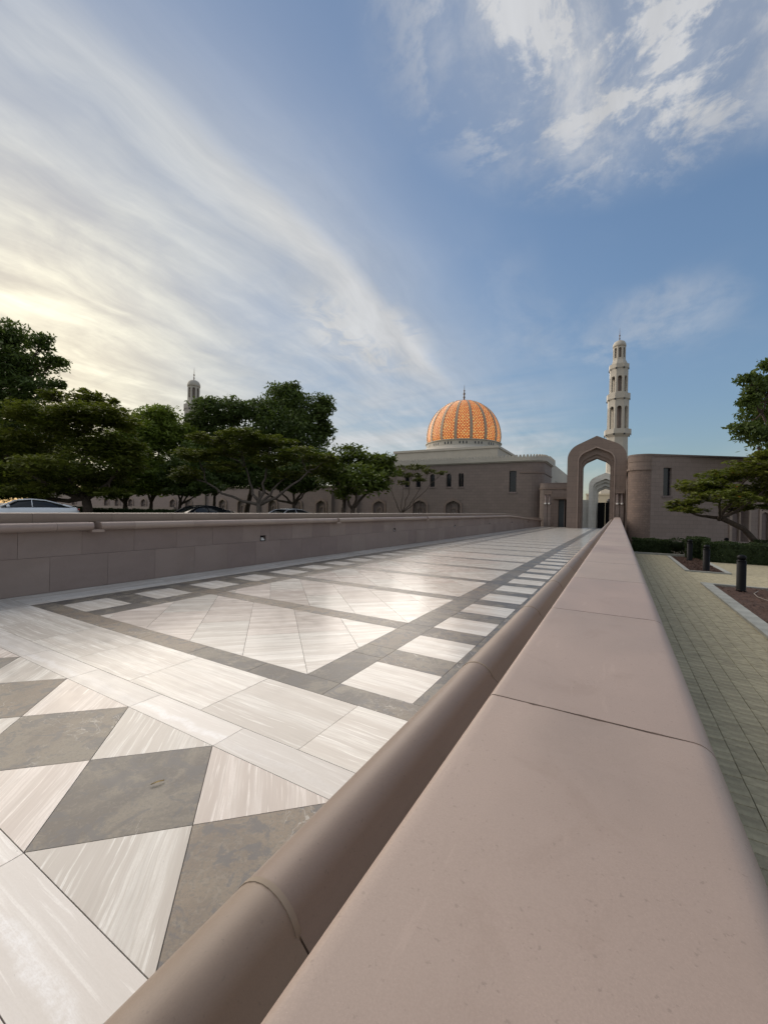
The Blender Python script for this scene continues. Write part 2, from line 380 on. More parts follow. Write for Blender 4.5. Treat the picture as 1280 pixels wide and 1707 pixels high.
M = {}
M['trav'] = travertine('travertine_stone')
M['travp'] = travertine('pale_pink_travertine', (0.745, 0.69, 0.635))
M['vein'] = travertine('veined_travertine', (0.76, 0.735, 0.69), vein=True)
M['dark'] = slate('dark_grey_slate')
M['darkwarm'] = slate('warm_brown_slate', 0.75)
M['grout'] = flat('grout', (0.14, 0.125, 0.115), 0.9)
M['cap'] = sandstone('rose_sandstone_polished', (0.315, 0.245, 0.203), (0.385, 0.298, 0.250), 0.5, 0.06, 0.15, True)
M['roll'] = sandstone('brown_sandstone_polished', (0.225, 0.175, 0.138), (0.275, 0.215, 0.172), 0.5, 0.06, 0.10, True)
M['block'] = sandstone('mauve_sandstone_blocks', (0.245, 0.192, 0.168), (0.285, 0.225, 0.198), 0.7, 0.09, 0.5)
M['brown'] = ashlar('rose_brown_ashlar', (0.215, 0.172, 0.152), (0.25, 0.20, 0.178))
M['gate'] = ashlar('gate_brown_stone', (0.225, 0.17, 0.142), (0.255, 0.195, 0.163), 0.9, 0.45)
M['rough'] = ashlar('bush_hammered_blocks', (0.23, 0.17, 0.142), (0.30, 0.22, 0.18), 0.36, 0.18, 0.85, 0.5, 0.5)
M['brown_lightened'] = ashlar('lightened_rose_brown_ashlar', (0.28, 0.222, 0.197), (0.32, 0.256, 0.228))  # rose-brown stone lightened in colour to offset the shade on the right hall
M['pinkwall'] = ashlar('pale_pink_ashlar', (0.22, 0.175, 0.165), (0.255, 0.20, 0.185))
M['lightgrey'] = ashlar('pale_limestone', (0.66, 0.64, 0.58), (0.72, 0.70, 0.64), 0.9, 0.45)
M['white'] = flat('mosque_cream_stone', (0.43, 0.405, 0.35), 0.7, noise=0.06, scale=0.4)
M['cream'] = flat('warm_cream_stone', (0.62, 0.53, 0.38), 0.7, noise=0.06)
M['glassdark'] = flat('dark_window_glass', (0.012, 0.014, 0.018), 0.12, noise=0.2)
M['blackmetal'] = flat('black_painted_metal', (0.006, 0.006, 0.007), 0.5, noise=0.2, spec=0.1)
M['steel'] = flat('brushed_steel', (0.55, 0.55, 0.55), 0.3, 1.0)
M['teal'] = flat('dull_teal_door', (0.055, 0.07, 0.075), 0.5)
M['gold'] = flat('dome_rib_bronze', (0.40, 0.315, 0.22), 0.5, noise=0.15, scale=0.6)
M['finial'] = flat('dark_gilt_finial', (0.12, 0.08, 0.05), 0.4, 0.5)
M['bark'] = flat('brown_bark', (0.075, 0.055, 0.042), 0.9, noise=0.4, scale=5, bump=0.6, bscale=18)
M['barkpale'] = flat('pale_grey_bark', (0.11, 0.09, 0.075), 0.9, noise=0.3, scale=5, bump=0.6, bscale=18)
M['leaf'] = foliage('feathery_olive_foliage', (0.055, 0.078, 0.016), (0.15, 0.175, 0.032), (0.19, 0.185, 0.04))
M['leafdk'] = foliage('dark_green_foliage', (0.030, 0.050, 0.014), (0.09, 0.125, 0.034))
M['leafbr'] = foliage('bright_green_foliage', (0.07, 0.105, 0.018), (0.17, 0.22, 0.036))
M['leafmid'] = foliage('mid_green_foliage', (0.045, 0.070, 0.014), (0.115, 0.145, 0.030))
M['leafsp'] = foliage('thin_yellow_green_foliage', (0.06, 0.07, 0.025), (0.11, 0.115, 0.04))
M['leafor'] = foliage('orange_blossom', (0.20, 0.055, 0.01), (0.30, 0.10, 0.02))
M['hedge'] = foliage('clipped_hedge_leaves', (0.016, 0.028, 0.010), (0.036, 0.055, 0.018))
M['mulch'] = flat('red_brown_bark_mulch', (0.085, 0.045, 0.03), 0.95, noise=0.5, scale=14, bump=1.0, bscale=70)
M['paver'] = flat('olive_concrete_paver', (0.365, 0.325, 0.215), 0.85, noise=0.25, scale=9, bump=0.5, bscale=90, rnd=0.12)
M['paverbed'] = flat('sand_joint', (0.16, 0.145, 0.10), 0.95)
M['kerb'] = flat('pale_kerb_concrete', (0.33, 0.335, 0.30), 0.85, noise=0.18, scale=5, bump=0.3, rnd=0.08)
M['asphalt'] = flat('asphalt', (0.055, 0.055, 0.055), 0.9, noise=0.2, scale=2, bump=0.3)
M['sand'] = flat('dry_sandy_ground', (0.16, 0.14, 0.11), 0.95, noise=0.25, scale=0.2)
M['grass'] = flat('short_grass', (0.05, 0.065, 0.02), 0.95, noise=0.4, scale=1.5, bump=0.5)
M['carwhite'] = flat('silver_white_car_paint', (0.80, 0.83, 0.86), 0.22, 0.15, noise=0.02)
M['carblack'] = flat('black_car_paint', (0.012, 0.012, 0.014), 0.2, noise=0.05)
M['carsilver'] = flat('silver_car_paint', (0.45, 0.46, 0.48), 0.25, 0.4, noise=0.02)
M['carglass'] = flat('tinted_car_glass', (0.01, 0.012, 0.014), 0.08, noise=0.05)
M['tyre'] = flat('tyre_rubber', (0.02, 0.02, 0.02), 0.85)
M['tail'] = flat('red_lamp_lens', (0.25, 0.015, 0.012), 0.2)
M['headl'] = flat('clear_lamp_lens', (0.55, 0.57, 0.6), 0.1)
M['dryleaf'] = flat('dry_yellow_leaf', (0.42, 0.29, 0.10), 0.6, noise=0.4, scale=60)
M['lampwhite'] = flat('white_lamp_housing', (0.75, 0.74, 0.70), 0.4)
# dome glow: lit from inside
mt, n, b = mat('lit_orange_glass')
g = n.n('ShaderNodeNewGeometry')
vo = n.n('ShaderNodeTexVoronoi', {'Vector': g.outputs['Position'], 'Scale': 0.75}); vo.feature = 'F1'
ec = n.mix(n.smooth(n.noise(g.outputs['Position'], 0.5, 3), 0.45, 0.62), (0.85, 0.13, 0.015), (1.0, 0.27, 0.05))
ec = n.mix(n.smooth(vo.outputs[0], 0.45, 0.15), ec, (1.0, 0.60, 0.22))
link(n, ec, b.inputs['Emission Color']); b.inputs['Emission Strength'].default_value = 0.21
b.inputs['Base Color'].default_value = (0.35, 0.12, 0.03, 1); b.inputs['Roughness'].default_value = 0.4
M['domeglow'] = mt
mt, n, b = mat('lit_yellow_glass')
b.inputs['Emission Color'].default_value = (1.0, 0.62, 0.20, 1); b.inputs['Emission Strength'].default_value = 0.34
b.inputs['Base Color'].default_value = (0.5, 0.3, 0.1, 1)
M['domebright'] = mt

# ---------------------------------------------------------------- ground
def struct(o): o['kind'] = 'structure'; return o
struct(MB().add([(-2500, -2500, -1.6), (2500, -2500, -1.6), (2500, 2500, -1.6), (-2500, 2500, -1.6)], [(0, 1, 2, 3)]).build('ground', M['sand']))
RG = H - 2.1                                   # level of the lower path on the right (z = -0.95)
# ground of the right side garden
mb = MB(); mb.box(-0.2, 60, -12, 60, -1.55, RG - 0.06); struct(mb.build('garden_soil', M['sand']))
# ground of the left side: lawn and car park, falling slightly away
def lz(y): return -0.05 - 0.02 * (y - 11)
mb = MB()
xs = [-140, -6.75]; ys = [-20, 0, 20, 43, 90]
vs = []; fs = []
for y in ys:
    for x in xs: vs.append((x, y, lz(min(y, 60))))
for i in range(len(ys) - 1): fs.append((2 * i, 2 * i + 1, 2 * i + 3, 2 * i + 2))
for y in (ys[0], ys[-1]):
    for x in xs: vs.append((x, y, -1.6))
k = 2 * len(ys)
fs += [(0, k, k + 1, 1), (2 * len(ys) - 2, 2 * len(ys) - 1, k + 3, k + 2)]
mb.add(vs, fs); struct(mb.build('lawn', M['grass']))
def strip_on_lawn(name, pts_l, pts_r, mt_, lift):
    vs = []
    for a, b_ in zip(pts_l, pts_r):
        vs += [(a[0], a[1], lz(a[1]) + lift), (b_[0], b_[1], lz(b_[1]) + lift)]
    fs = [(2 * i, 2 * i + 1, 2 * i + 3, 2 * i + 2) for i in range(len(pts_l) - 1)]
    return MB().add(vs, fs).build(name, mt_)
struct(strip_on_lawn('road', [(-37, -10), (-34, 10), (-27.5, 18), (-23, 24), (-21, 38)], [(-26, -10), (-24.5, 6), (-19, 14), (-15.5, 22), (-14, 38)], M['asphalt'], 0.02))

# ---------------------------------------------------------------- polygon tools
def clip(poly, x0, x1, y0, y1):
    def cl(p, f, inter):
        o = []
        for i in range(len(p)):
            a, b_ = p[i - 1], p[i]
            fa, fb = f(a), f(b_)
            if (fa >= 0) != (fb >= 0):
                t = fa / (fa - fb); o.append((a[0] + (b_[0] - a[0]) * t, a[1] + (b_[1] - a[1]) * t))
            if fb >= 0: o.append(b_)
        return o
    for f in (lambda p: p[0] - x0, lambda p: x1 - p[0], lambda p: p[1] - y0, lambda p: y1 - p[1]):
        if len(poly) < 3: return []
        poly = cl(poly, f, None)
    return poly
def area(p): return 0.5 * sum(p[i - 1][0] * p[i][1] - p[i][0] * p[i - 1][1] for i in range(len(p)))
def shrink(p, d):
    q = [p[0]]
    for a in p[1:]:
        if math.dist(a, q[-1]) > 1e-4: q.append(a)
    if math.dist(q[0], q[-1]) < 1e-4: q.pop()
    p = q
    if len(p) < 3: return []
    if area(p) < 0: p = p[::-1]
    n = len(p); L = []
    for i in range(n):
        a, b_ = p[i], p[(i + 1) % n]; dx_, dy_ = b_[0] - a[0], b_[1] - a[1]; l = math.hypot(dx_, dy_)
        nx, ny = -dy_ / l, dx_ / l
        L.append((nx, ny, nx * a[0] + ny * a[1] + d))
    o = []
    for i in range(n):
        a, b_ = L[i - 1], L[i]; det = a[0] * b_[1] - a[1] * b_[0]
        if abs(det) < 1e-6: continue
        o.append(((a[2] * b_[1] - a[1] * b_[2]) / det, (a[0] * b_[2] - a[2] * b_[0]) / det))
    return o if len(o) >= 3 and area(o) > 0.00005 else []

# ---------------------------------------------------------------- walkway of stone tiles
FX0, FX1, FY0, FY1 = -6.325, -0.30, -2.6, 41.0
way = MB().add([(FX0 - 0.02, FY0, -0.005), (FX1 + 0.02, FY0, -0.005), (FX1 + 0.02, FY1, -0.005), (FX0 - 0.02, FY1, -0.005)], [(0, 1, 2, 3)]).build('walkway', M['grout'])
struct(way)
_b = MB().box(FX0 - 0.3, 0.1, FY0, FY1 + 0.4, -1.58, -0.0075); _b.box(0.1, 1.5, 38.5, FY1 + 0.4, -1.58, -0.0075); struct(_b.build('walkway_base', M['block']))
far = {}
NEAR = 11.5
def tile(poly, mk, name, grain=0.0, gap=0.0016):
    poly = clip(poly, FX0, FX1, FY0, FY1)
    if len(poly) < 3: return
    p = shrink(poly, gap)
    if not p: return
    cx = sum(q[0] for q in p) / len(p); cy = sum(q[1] for q in p) / len(p)
    if cy > NEAR:
        far.setdefault(mk, MB()).prism(p, -0.0045, 0.0)
        return
    h_ = random.uniform(-0.0004, 0.0004)
    ca, sa = math.cos(-grain), math.sin(-grain)
    loc = [((x - cx) * ca - (y - cy) * sa, (x - cx) * sa + (y - cy) * ca) for x, y in p]
    o = MB().prism(loc, -0.0045, h_).build(name, M[mk], way, loc=(cx, cy, 0), rz=grain)
def rect(x0, x1, y0, y1): return [(x0, y0), (x1, y0), (x1, y1), (x0, y1)]
# nearest bands
x = -0.4 + 0.0
for i in range(10):
    x1_ = -0.2175 - 0.725 * i; x0_ = x1_ - 0.725
    tile(rect(x0_, x1_, 0.375, 0.585), 'vein', 'border_slab')
    tile(rect(x0_ + 0.30, x1_ + 0.30, -0.05, 0.375), 'travp', 'border_slab')
    tile(rect(x0_, x1_, 1.305, 1.495), 'vein', 'border_slab')
for i in range(10):
    x1_ = -0.575 - 0.725 * i; x0_ = x1_ - 0.725
    tile(rect(x0_, x1_, 1.495, 2.015), 'trav', 'cross_slab')
for k in range(5):
    for i in range(9):
        x1_ = -0.4 - 0.725 * i + (0.36 if k % 2 else 0); tile(rect(x1_ - 0.725, x1_, -0.05 - 0.5 * (k + 1), -0.05 - 0.5 * k), 'trav', 'cross_slab')
# diamonds and the triangles between them
yb, ym, yt, hw = 0.585, 0.945, 1.305, 0.3625
for i in range(-1, 9):
    cx = -0.945 - 0.725 * i
    tile([(cx - hw, ym), (cx, yb), (cx + hw, ym), (cx, yt)], 'darkwarm' if i in (-1, 0, 3, 6) else 'dark', 'diamond_tile', R(random.choice((20, 70))))
    tile([(cx, yt), (cx - hw, ym), (cx - 2 * hw, yt)], 'trav' if i % 2 else 'travp', 'triangle_tile', R(-47))
    tile([(cx, yb), (cx - 2 * hw, yb), (cx - hw, ym)], 'travp' if i % 2 else 'trav', 'triangle_tile', R(-47))
# framed field
XC = -3.235
aF, aI, aS, aO = 1.385, 1.665, 2.195, 2.455
per = 0.785; Y0 = 2.21
tile(rect(XC - aO, XC - aI, 2.015, Y0), 'dark', 'dark_band_slab'); tile(rect(XC + aI, XC + aO, 2.015, Y0), 'dark', 'dark_band_slab')
xx = XC - aI
while xx < XC + aI - 0.01:
    tile(rect(xx, min(xx + 0.666, XC + aI), 2.015, Y0), 'darkwarm' if xx < XC else 'dark', 'dark_band_slab'); xx += 0.666
nsq = int((FY1 - Y0) / per)
for k in range(nsq):
    y0 = Y0 + per * k; y1 = y0 + 0.475; y2 = y0 + per
    for s in (-1, 1):
        def rr(a, b_, c, d): return rect(min(XC + s * a, XC + s * b_), max(XC + s * a, XC + s * b_), c, d)
        tile(rr(aI, aS, y0, y1), 'trav', 'square_tile', R(random.choice((0, 3, -3))))
        tile(rr(aI, aS, y1, y2), 'dark', 'dark_band_slab')
        tile(rr(aF, aI, y0, y1 + 0.08), 'dark', 'dark_band_slab'); tile(rr(aF, aI, y1 + 0.08, y2), random.choice(('dark', 'dark', 'darkwarm')), 'dark_band_slab')
        tile(rr(aS, aO, y0, y2), 'dark', 'dark_band_slab')
        tile(rr(aO, 3.1, y0, y2), 'trav', 'edge_slab', R(90))
    if k % 2 == 0:
        f0, f1, f2 = y0, y0 + 1.33, y0 + 2 * per
        for j in range(4):
            w_ = 2 * aF / 4; tile(rect(XC - aF + w_ * j, XC - aF + w_ * (j + 1), f1, f2), random.choice(('dark', 'darkwarm')), 'cross_band_slab')
        # slabs laid at 45 degrees inside the panel
        if f0 < NEAR:
            c0 = (XC + aF) + f0                      # joints x + y = const through the near right corner
            for q in range(0, 10):
                s0 = c0 - 0.65 * q; s1 = s0 - 0.65
                for r_ in range(-4, 8):
                    d0 = XC - f0 + r_ * 1.42 + (0.7 if q % 2 else 0); d1 = d0 + 1.42
                    P4 = [((s0 + d0) / 2, (s0 - d0) / 2), ((s0 + d1) / 2, (s0 - d1) / 2), ((s1 + d1) / 2, (s1 - d1) / 2), ((s1 + d0) / 2, (s1 - d0) / 2)]
                    P4 = clip(P4, XC - aF, XC + aF, f0, f1)
                    if len(P4) >= 3 and abs(area(P4)) > 0.0003: tile(P4, 'travp' if (q + r_) % 3 else 'trav', 'panel_slab', R(45))
            for q in range(1, 5):
                s0 = c0 + 0.65 * q; s1 = s0 - 0.65
                for r_ in range(-4, 8):
                    d0 = XC - f0 + r_ * 1.42 + (0 if q % 2 else 0.7); d1 = d0 + 1.42
                    P4 = [((s0 + d0) / 2, (s0 - d0) / 2), ((s0 + d1) / 2, (s0 - d1) / 2), ((s1 + d1) / 2, (s1 - d1) / 2), ((s1 + d0) / 2, (s1 - d0) / 2)]
                    P4 = clip(P4, XC - aF, XC + aF, f0, f1)
                    if len(P4) >= 3 and abs(area(P4)) > 0.0003: tile(P4, 'trav' if (q + r_) % 3 else 'travp', 'panel_slab', R(45))
        else:
            tile(rect(XC - aF, XC + aF, f0, f1), 'trav', 'panel_slab')
for s in (-1, 1):
    tile(rect(min(XC + s * aO, XC + s * 3.1), max(XC + s * aO, XC + s * 3.1), 2.015, Y0), 'trav', 'edge_slab', R(90))
for mk, mb in far.items():
    o = mb.build('far_dark_slabs' if mk.startswith('dark') else 'far_pale_slabs', M[mk], way, kind='stuff')
# landing in front of the gate and beyond
struct(MB().box(FX1 + 0.001, 1.5, 38.6, 41, -0.007, 0.0).build('landing', M['trav']))

# ---------------------------------------------------------------- right parapet (the one the camera leans over)
rp = thing('parapet_wall', 'low rose sandstone parapet right beside the camera with broad flat coping and a rounded rail below it', 'wall', (0, 0, 0), group='parapets along the walkway')
def rk(y): return 0.40 - 0.0075 * y           # height of the eye above the coping
def loft(profile_at, y0, y1, name, mk, parent, smooth=True, n=2, gap=0.0):
    """profile in x,z swept along y"""
    vs = []; fs = []
    ys_ = [y0 + gap + (y1 - y0 - 2 * gap) * i / (n - 1) for i in range(n)]
    for y in ys_:
        for (px_, pz_) in profile_at(y): vs.append((px_, y, pz_))
    m_ = len(profile_at(y0))
    for j in range(n - 1):
        for i in range(m_):
            k = (i + 1) % m_
            fs.append((j * m_ + i, (j + 1) * m_ + i, (j + 1) * m_ + k, j * m_ + k))
    fs.append(tuple(range(m_))); fs.append(tuple(reversed(range((n - 1) * m_, n * m_))))
    mb = MB(); mb.add(vs, fs, smooth)
    mb.sm[-1] = mb.sm[-2] = False
    o = mb.build(name, M[mk], parent)
    if smooth:
        try:
            o.data.set_sharp_from_angle(angle=R(50))
        except Exception: pass
    return o
def cap_profile(y):
    zt = H - rk(y); p = []
    xl, xr = -0.236, 0.158
    rr_ = 0.012
    p.append((xl + 0.004, zt - 0.12)); p.append((xl, zt - 0.10))
    for a in (180, 150, 120, 90): p.append((xl + rr_ + rr_ * math.cos(R(a)), zt - rr_ + rr_ * math.sin(R(a))))
    for k in range(1, 26): p.append((xl + 0.012 + (xr - 0.034 - xl - 0.012) * k / 26, zt))
    rb = 0.034
    for a in (90, 75, 60, 45, 30, 15, 0): p.append((xr - rb + rb * math.cos(R(a)), zt - rb + rb * math.sin(R(a))))
    p.append((xr, zt - 0.12))
    return p[::-1]
def roll_profile(y):
    zt = H - rk(y) - 0.20; p = []
    cx, r_ = -0.425, 0.062
    cz = zt - 0.005
    p.append((-0.20, zt + 0.078)); p.append((-0.232, zt + 0.078))
    # hollow between coping and roll
    for a in (5, 25, 45, 65, 85): p.append((-0.232 - 0.10 * math.sin(R(a)) , zt + 0.078 - 0.10 * (1 - math.cos(R(a)))))
    for a in range(20, 291, 15): p.append((cx + r_ * math.cos(R(a)), cz + r_ * math.sin(R(a))))
    for a in (80, 60, 40, 20, 0): p.append((-0.302 - 0.10 * math.sin(R(a)), cz - 0.15 + 0.10 * (1 - math.cos(R(90 - a))) - 0.01))
    p.append((-0.20, cz - 0.17))
    return p
def base_profile(y):
    zt = H - rk(y) - 0.38
    return [(-0.302, -0.06), (-0.302, zt + 0.03), (-0.203, zt + 0.2), (-0.203, zt + 0.26), (0.12, zt + 0.26), (0.12, -0.10)][::-1]
js = [0.89 + 0.93 * i for i in range(-4, 41)]
for a, b_ in zip(js[:-1], js[1:]):
    if b_ > 38.4: b_ = 38.4
    if a >= 38.4: break
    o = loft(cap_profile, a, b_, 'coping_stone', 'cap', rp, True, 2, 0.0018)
    if b_ < 7:
        n_ = len(o.data.vertices) // 2
        for vi, vv in enumerate(o.data.vertices):
            sgn = 1 if vi < n_ else -1
            vv.co.y += sgn * (abs(random.gauss(0, 0.0007)) + (random.uniform(0.001, 0.0028) if random.random() < 0.10 else 0))
rj = [0.43 + 1.0 * i for i in range(-3, 38)]
for a, b_ in zip(rj[:-1], rj[1:]):
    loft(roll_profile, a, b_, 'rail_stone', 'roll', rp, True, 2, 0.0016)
mb = MB(); vs = []
prof = lambda y: [(p[0] + 0.004, p[1] - 0.003) for p in base_profile(y)]
loft(base_profile, -2.6, 38.4, 'wall_core', 'block', rp, False, 2)
# mortar beads in the rail and coping joints
M['mortar'] = flat('tan_mortar', (0.27, 0.22, 0.17), 0.9)
for q in rj[:14]:
    def bead(y, f=roll_profile):
        pr = f(y); c0 = (-0.40, H - rk(y) - 0.21)
        return [((p[0] - c0[0]) * 1.0 + c0[0], (p[1] - c0[1]) * 1.0 + c0[1]) for p in pr]
    def bead2(y):
        cz = H - rk(y) - 0.205; return [(-0.425 + 0.0635 * math.cos(R(a)), cz + 0.0635 * math.sin(R(a))) for a in range(0, 360, 12)]
    loft(bead2, q - 0.0045, q + 0.0045, 'joint_bead', 'mortar', rp, True, 2)

# right face of the lower wall down to the brick path
mb = MB(); mb.box(0.118, 0.13, -2.6, 38.4, -1.2, 0.6); mb.build('outer_facing', M['brown'], rp)

# ---------------------------------------------------------------- left parapet
lp = thing('parapet_wall', 'long low mauve stone wall on the far side of the walkway, in front of the trees and cars', 'wall', (-6.5, 0, 0), group='parapets along the walkway')
LX = -6.33
def ltop(y):
    if y < 28: return 1.01 + 0.005 * y
    return 1.15 - 0.03 * (y - 28)
def quad_strip_block(x_front, depth, y0, y1, zb, zt, name, mk, gap=0.0016, bev=0.0):
    """block whose bottom and top follow the functions zb, zt"""
    a, b_ = y0 + gap, y1 - gap
    vs = []
    for y in (a, b_):
        vs += [(x_front - depth, y, zb(y)), (x_front, y, zb(y)), (x_front, y, zt(y)), (x_front - depth, y, zt(y))]
    fs = [(0, 1, 2, 3), (7, 6, 5, 4), (1, 5, 6, 2), (3, 2, 6, 7), (0, 4, 5, 1), (0, 3, 7, 4)]
    vs = [(p[0] + 6.5, p[1], p[2]) for p in vs]
    return MB().add(vs, fs).build(name, M[mk], lp)
LEND = 41.0
y = -2.4; i = 0
while y < LEND - 0.1:
    y1 = min(y + 0.69, LEND)
    d = random.uniform(-0.0012, 0.0012)
    quad_strip_block(LX + d, 0.05, y, y1, lambda t: 0.001, lambda t: 0.45 * ltop(t) - 0.0016, 'stone_block', 'block')
    y = y1
y = -2.4 - 0.33
while y < LEND - 0.1:
    y1 = min(y + 0.69, LEND)
    d = random.uniform(-0.0012, 0.0012)
    yy = [y, y1]
    # leave openings where the recessed wall lights sit
    lt = [6.06 + 5.7 * k for k in range(7)]
    hit = [q for q in lt if y < q < y1]
    top = lambda t: ltop(t) - 0.235
    bot = lambda t: 0.45 * ltop(t) + 0.0016
    if hit:
        q = hit[0]
        for (c, e_, zb, zt) in ((y, q - 0.07, bot, top), (q + 0.07, y1, bot, top)):
            if e_ - c > 0.02: quad_strip_block(LX + d, 0.05, c, e_, zb, zt, 'stone_block', 'block', 0.0005)
        quad_strip_block(LX + d, 0.05, q - 0.07, q + 0.07, lambda t: 0.585, top, 'stone_block', 'block', 0.0005)
    else:
        quad_strip_block(LX + d, 0.05, y, y1, bot, top, 'stone_block', 'block')
    y = y1
def lcap(y):
    z = ltop(y); x = LX + 6.5
    p = [(x - 0.38, z - 0.12), (x - 0.035, z - 0.12), (x - 0.03, z - 0.11)]
    for a in (0, 30, 60, 90): p.append((x - 0.042 + 0.012 * math.cos(R(a)), z - 0.012 + 0.012 * math.sin(R(a))))
    for a in (90, 60, 30, 0): p.append((x - 0.355 - 0.03 * math.cos(R(90 - a)) * 0 - 0.03 * math.cos(R(a)), z - 0.03 + 0.03 * math.sin(R(a))))
    return p
def lroll(y):
    z = ltop(y) - 0.175; x = LX + 6.5; p = []
    p.append((x - 0.10, z - 0.062)); p.append((x + 0.002, z - 0.062))
    for a in (-80, -50, -20, 0, 20, 45, 70, 90, 110): p.append((x + 0.085 + 0.055 * math.cos(R(a)), z + 0.055 * math.sin(R(a))))
    p.append((x - 0.02, z + 0.052)); p.append((x - 0.034, z + 0.058)); p.append((x - 0.10, z + 0.058))
    return p
y = -2.4
while y < LEND - 0.1:
    y1 = min(y + 0.93, LEND)
    loft(lcap, y, y1, 'coping_stone', 'roll', lp, True, 2, 0.0016); y = y1
y = -2.4 + 0.30
gaps = (2.92, 8.5, 14.15)
cuts = sorted([-2.4 + 0.97 * k for k in range(0, 45)] + [])
for a in cuts:
    b_ = min(a + 0.97, LEND)
    g_ = [q for q in gaps if a < q < b_]
    if b_ - a < 0.1: break
    if g_:
        q = g_[0]
        if q - 0.045 - a > 0.03: loft(lroll, a, q - 0.045, 'rail_stone', 'cap', lp, True, 2, 0.0016)
        if b_ - q - 0.045 > 0.03: loft(lroll, q + 0.045, b_, 'rail_stone', 'cap', lp, True, 2, 0.0016)
        z = ltop(q) - 0.20
        MB().box(LX + 6.5 - 0.05, LX + 6.5 + 0.15, q - 0.075, q + 0.075, z - 0.055, z - 0.02).build('drip_spout', M['cap'], lp)
    else:
        loft(lroll, a, b_, 'rail_stone', 'cap', lp, True, 2, 0.0016)
vs = []
for yq in (-2.4, 28, LEND):
    vs += [(LX + 6.5 - 0.36, yq, -0.9), (LX + 6.5 - 0.052, yq, -0.9), (LX + 6.5 - 0.052, yq, ltop(yq) - 0.121), (LX + 6.5 - 0.36, yq, ltop(yq) - 0.121)]
MB().add(vs, [(0, 1, 2, 3), (11, 10, 9, 8)] + [(k * 4 + i, k * 4 + (i + 1) % 4, k * 4 + 4 + (i + 1) % 4, k * 4 + 4 + i) for k in (0, 1) for i in range(4)]).build('wall_core', M['block'], lp)
# recessed wall lights: dark steel box open to the walkway with a pale sloping reflector
wl = []
names_w = ['nearest', 'second', 'third', 'fourth', 'fifth', 'sixth', 'farthest']
for k, q in enumerate([6.06 + 5.7 * k for k in range(7)]):
    if q > LEND: break
    t = thing('wall_light', f'{names_w[k]} of the small square step lights recessed in the long left wall', 'wall light', (LX, q, 0.4), group='recessed lights along the left wall')
    mb = MB(); z0, z1 = 0.45 * ltop(q) - 0.4, 0.185
    s_ = 0.0695
    mb.box(0.0, 0.006, -s_, s_, z1 - 0.014, z1); mb.box(0.0, 0.006, -s_, s_, z0 + 0.002, z0 + 0.016)
    mb.box(0.0, 0.006, -s_, -s_ + 0.014, z0 + 0.016, z1 - 0.014); mb.box(0.0, 0.006, s_ - 0.014, s_, z0 + 0.016, z1 - 0.014)
    mb.build('frame', M['blackmetal'], t)
    mb = MB(); mb.box(-0.05, -0.046, -s_ + 0.005, s_ - 0.005, z0, z1); mb.build('back_plate', M['blackmetal'], t)
    mb = MB(); mb.add([(-0.045, -0.05, z0 + 0.075), (-0.045, 0.05, z0 + 0.075), (0.004, 0.05, z0 + 0.018), (0.004, -0.05, z0 + 0.018), (-0.045, -0.05, z0 + 0.01), (-0.045, 0.05, z0 + 0.01)],
                      [(0, 3, 2, 1), (0, 4, 3), (1, 2, 5), (3, 4, 5, 2)]); mb.build('reflector', M['lampwhite'], t)

# ---------------------------------------------------------------- arches
def arch_pts(w, zs, za, z0, n=12, c=0.0):
    """pointed four-centred arch outline, from the left foot over the apex to the right foot"""
    r_ = 0.62 * w; cx = w - r_; zs = za - 0.86 * w
    lo, hi = 0.01, math.pi / 2
    for _ in range(50):
        th = (lo + hi) / 2
        val = -cx * math.cos(th) + (za - zs) * math.sin(th) - r_
        if val < 0: lo = th
        else: hi = th
    half = [(w, z0), (w, zs * 0.5 + z0 * 0.5)] + [(cx + r_ * math.cos(th * i / n), zs + r_ * math.sin(th * i / n)) for i in range(n + 1)] + [(0, za)]
    return [(c - x_, z_) for x_, z_ in half] + [(c + x_, z_) for x_, z_ in half[-2::-1]]
def arch_ring(mb, outer, inner, y0, y1):
    n = len(outer); vs = []; uv = []
    for y in (y0, y1):
        for P in (outer, inner):
            for p in P: vs.append((p[0], y, p[1])); uv.append((p[0] + (y if P is inner else 0), p[1]))
    o0, i0, o1, i1 = 0, n, 2 * n, 3 * n; fs = []
    for k in range(n - 1):
        fs.append((o0 + k, o0 + k + 1, i0 + k + 1, i0 + k)[::-1])
        fs.append((o1 + k, i1 + k, i1 + k + 1, o1 + k + 1)[::-1])
        fs.append((o0 + k, o1 + k, o1 + k + 1, o0 + k + 1)[::-1])
        fs.append((i0 + k, i0 + k + 1, i1 + k + 1, i1 + k)[::-1])
    fs += [(o0, i0, i1, o1), (o0 + n - 1, o1 + n - 1, i1 + n - 1, i0 + n - 1)]
    base = len(mb.v); mb.add(vs, fs)
    if mb.uv is None: mb.uv = []
    mb.uv += uv
gt = thing('gateway_arch', 'tall brown sandstone gateway with pointed arch at the end of the walkway', 'gateway', (-1.70, 39, 0))
A = [arch_pts(2.24, 4.9, 7.92, -0.2), arch_pts(1.42, 4.65, 7.02, -0.2), arch_pts(1.34, 4.62, 6.92, -0.2), arch_pts(1.14, 4.55, 6.40, -0.2), arch_pts(1.05, 4.5, 6.12, -0.2)]
mb = MB(); arch_ring(mb, A[0], A[1], 0.0, 1.9); mb.build('outer_frame', M['gate'], gt)
mb = MB(); arch_ring(mb, A[1], A[2], -0.05, 1.6); mb.build('moulding', M['cap'], gt)
mb = MB(); arch_ring(mb, A[2], A[3], 0.28, 1.55); mb.build('recess', M['gate'], gt)
mb = MB(); arch_ring(mb, A[3], A[4], 0.42, 1.5); mb.build('inner_arch', M['gate'], gt)

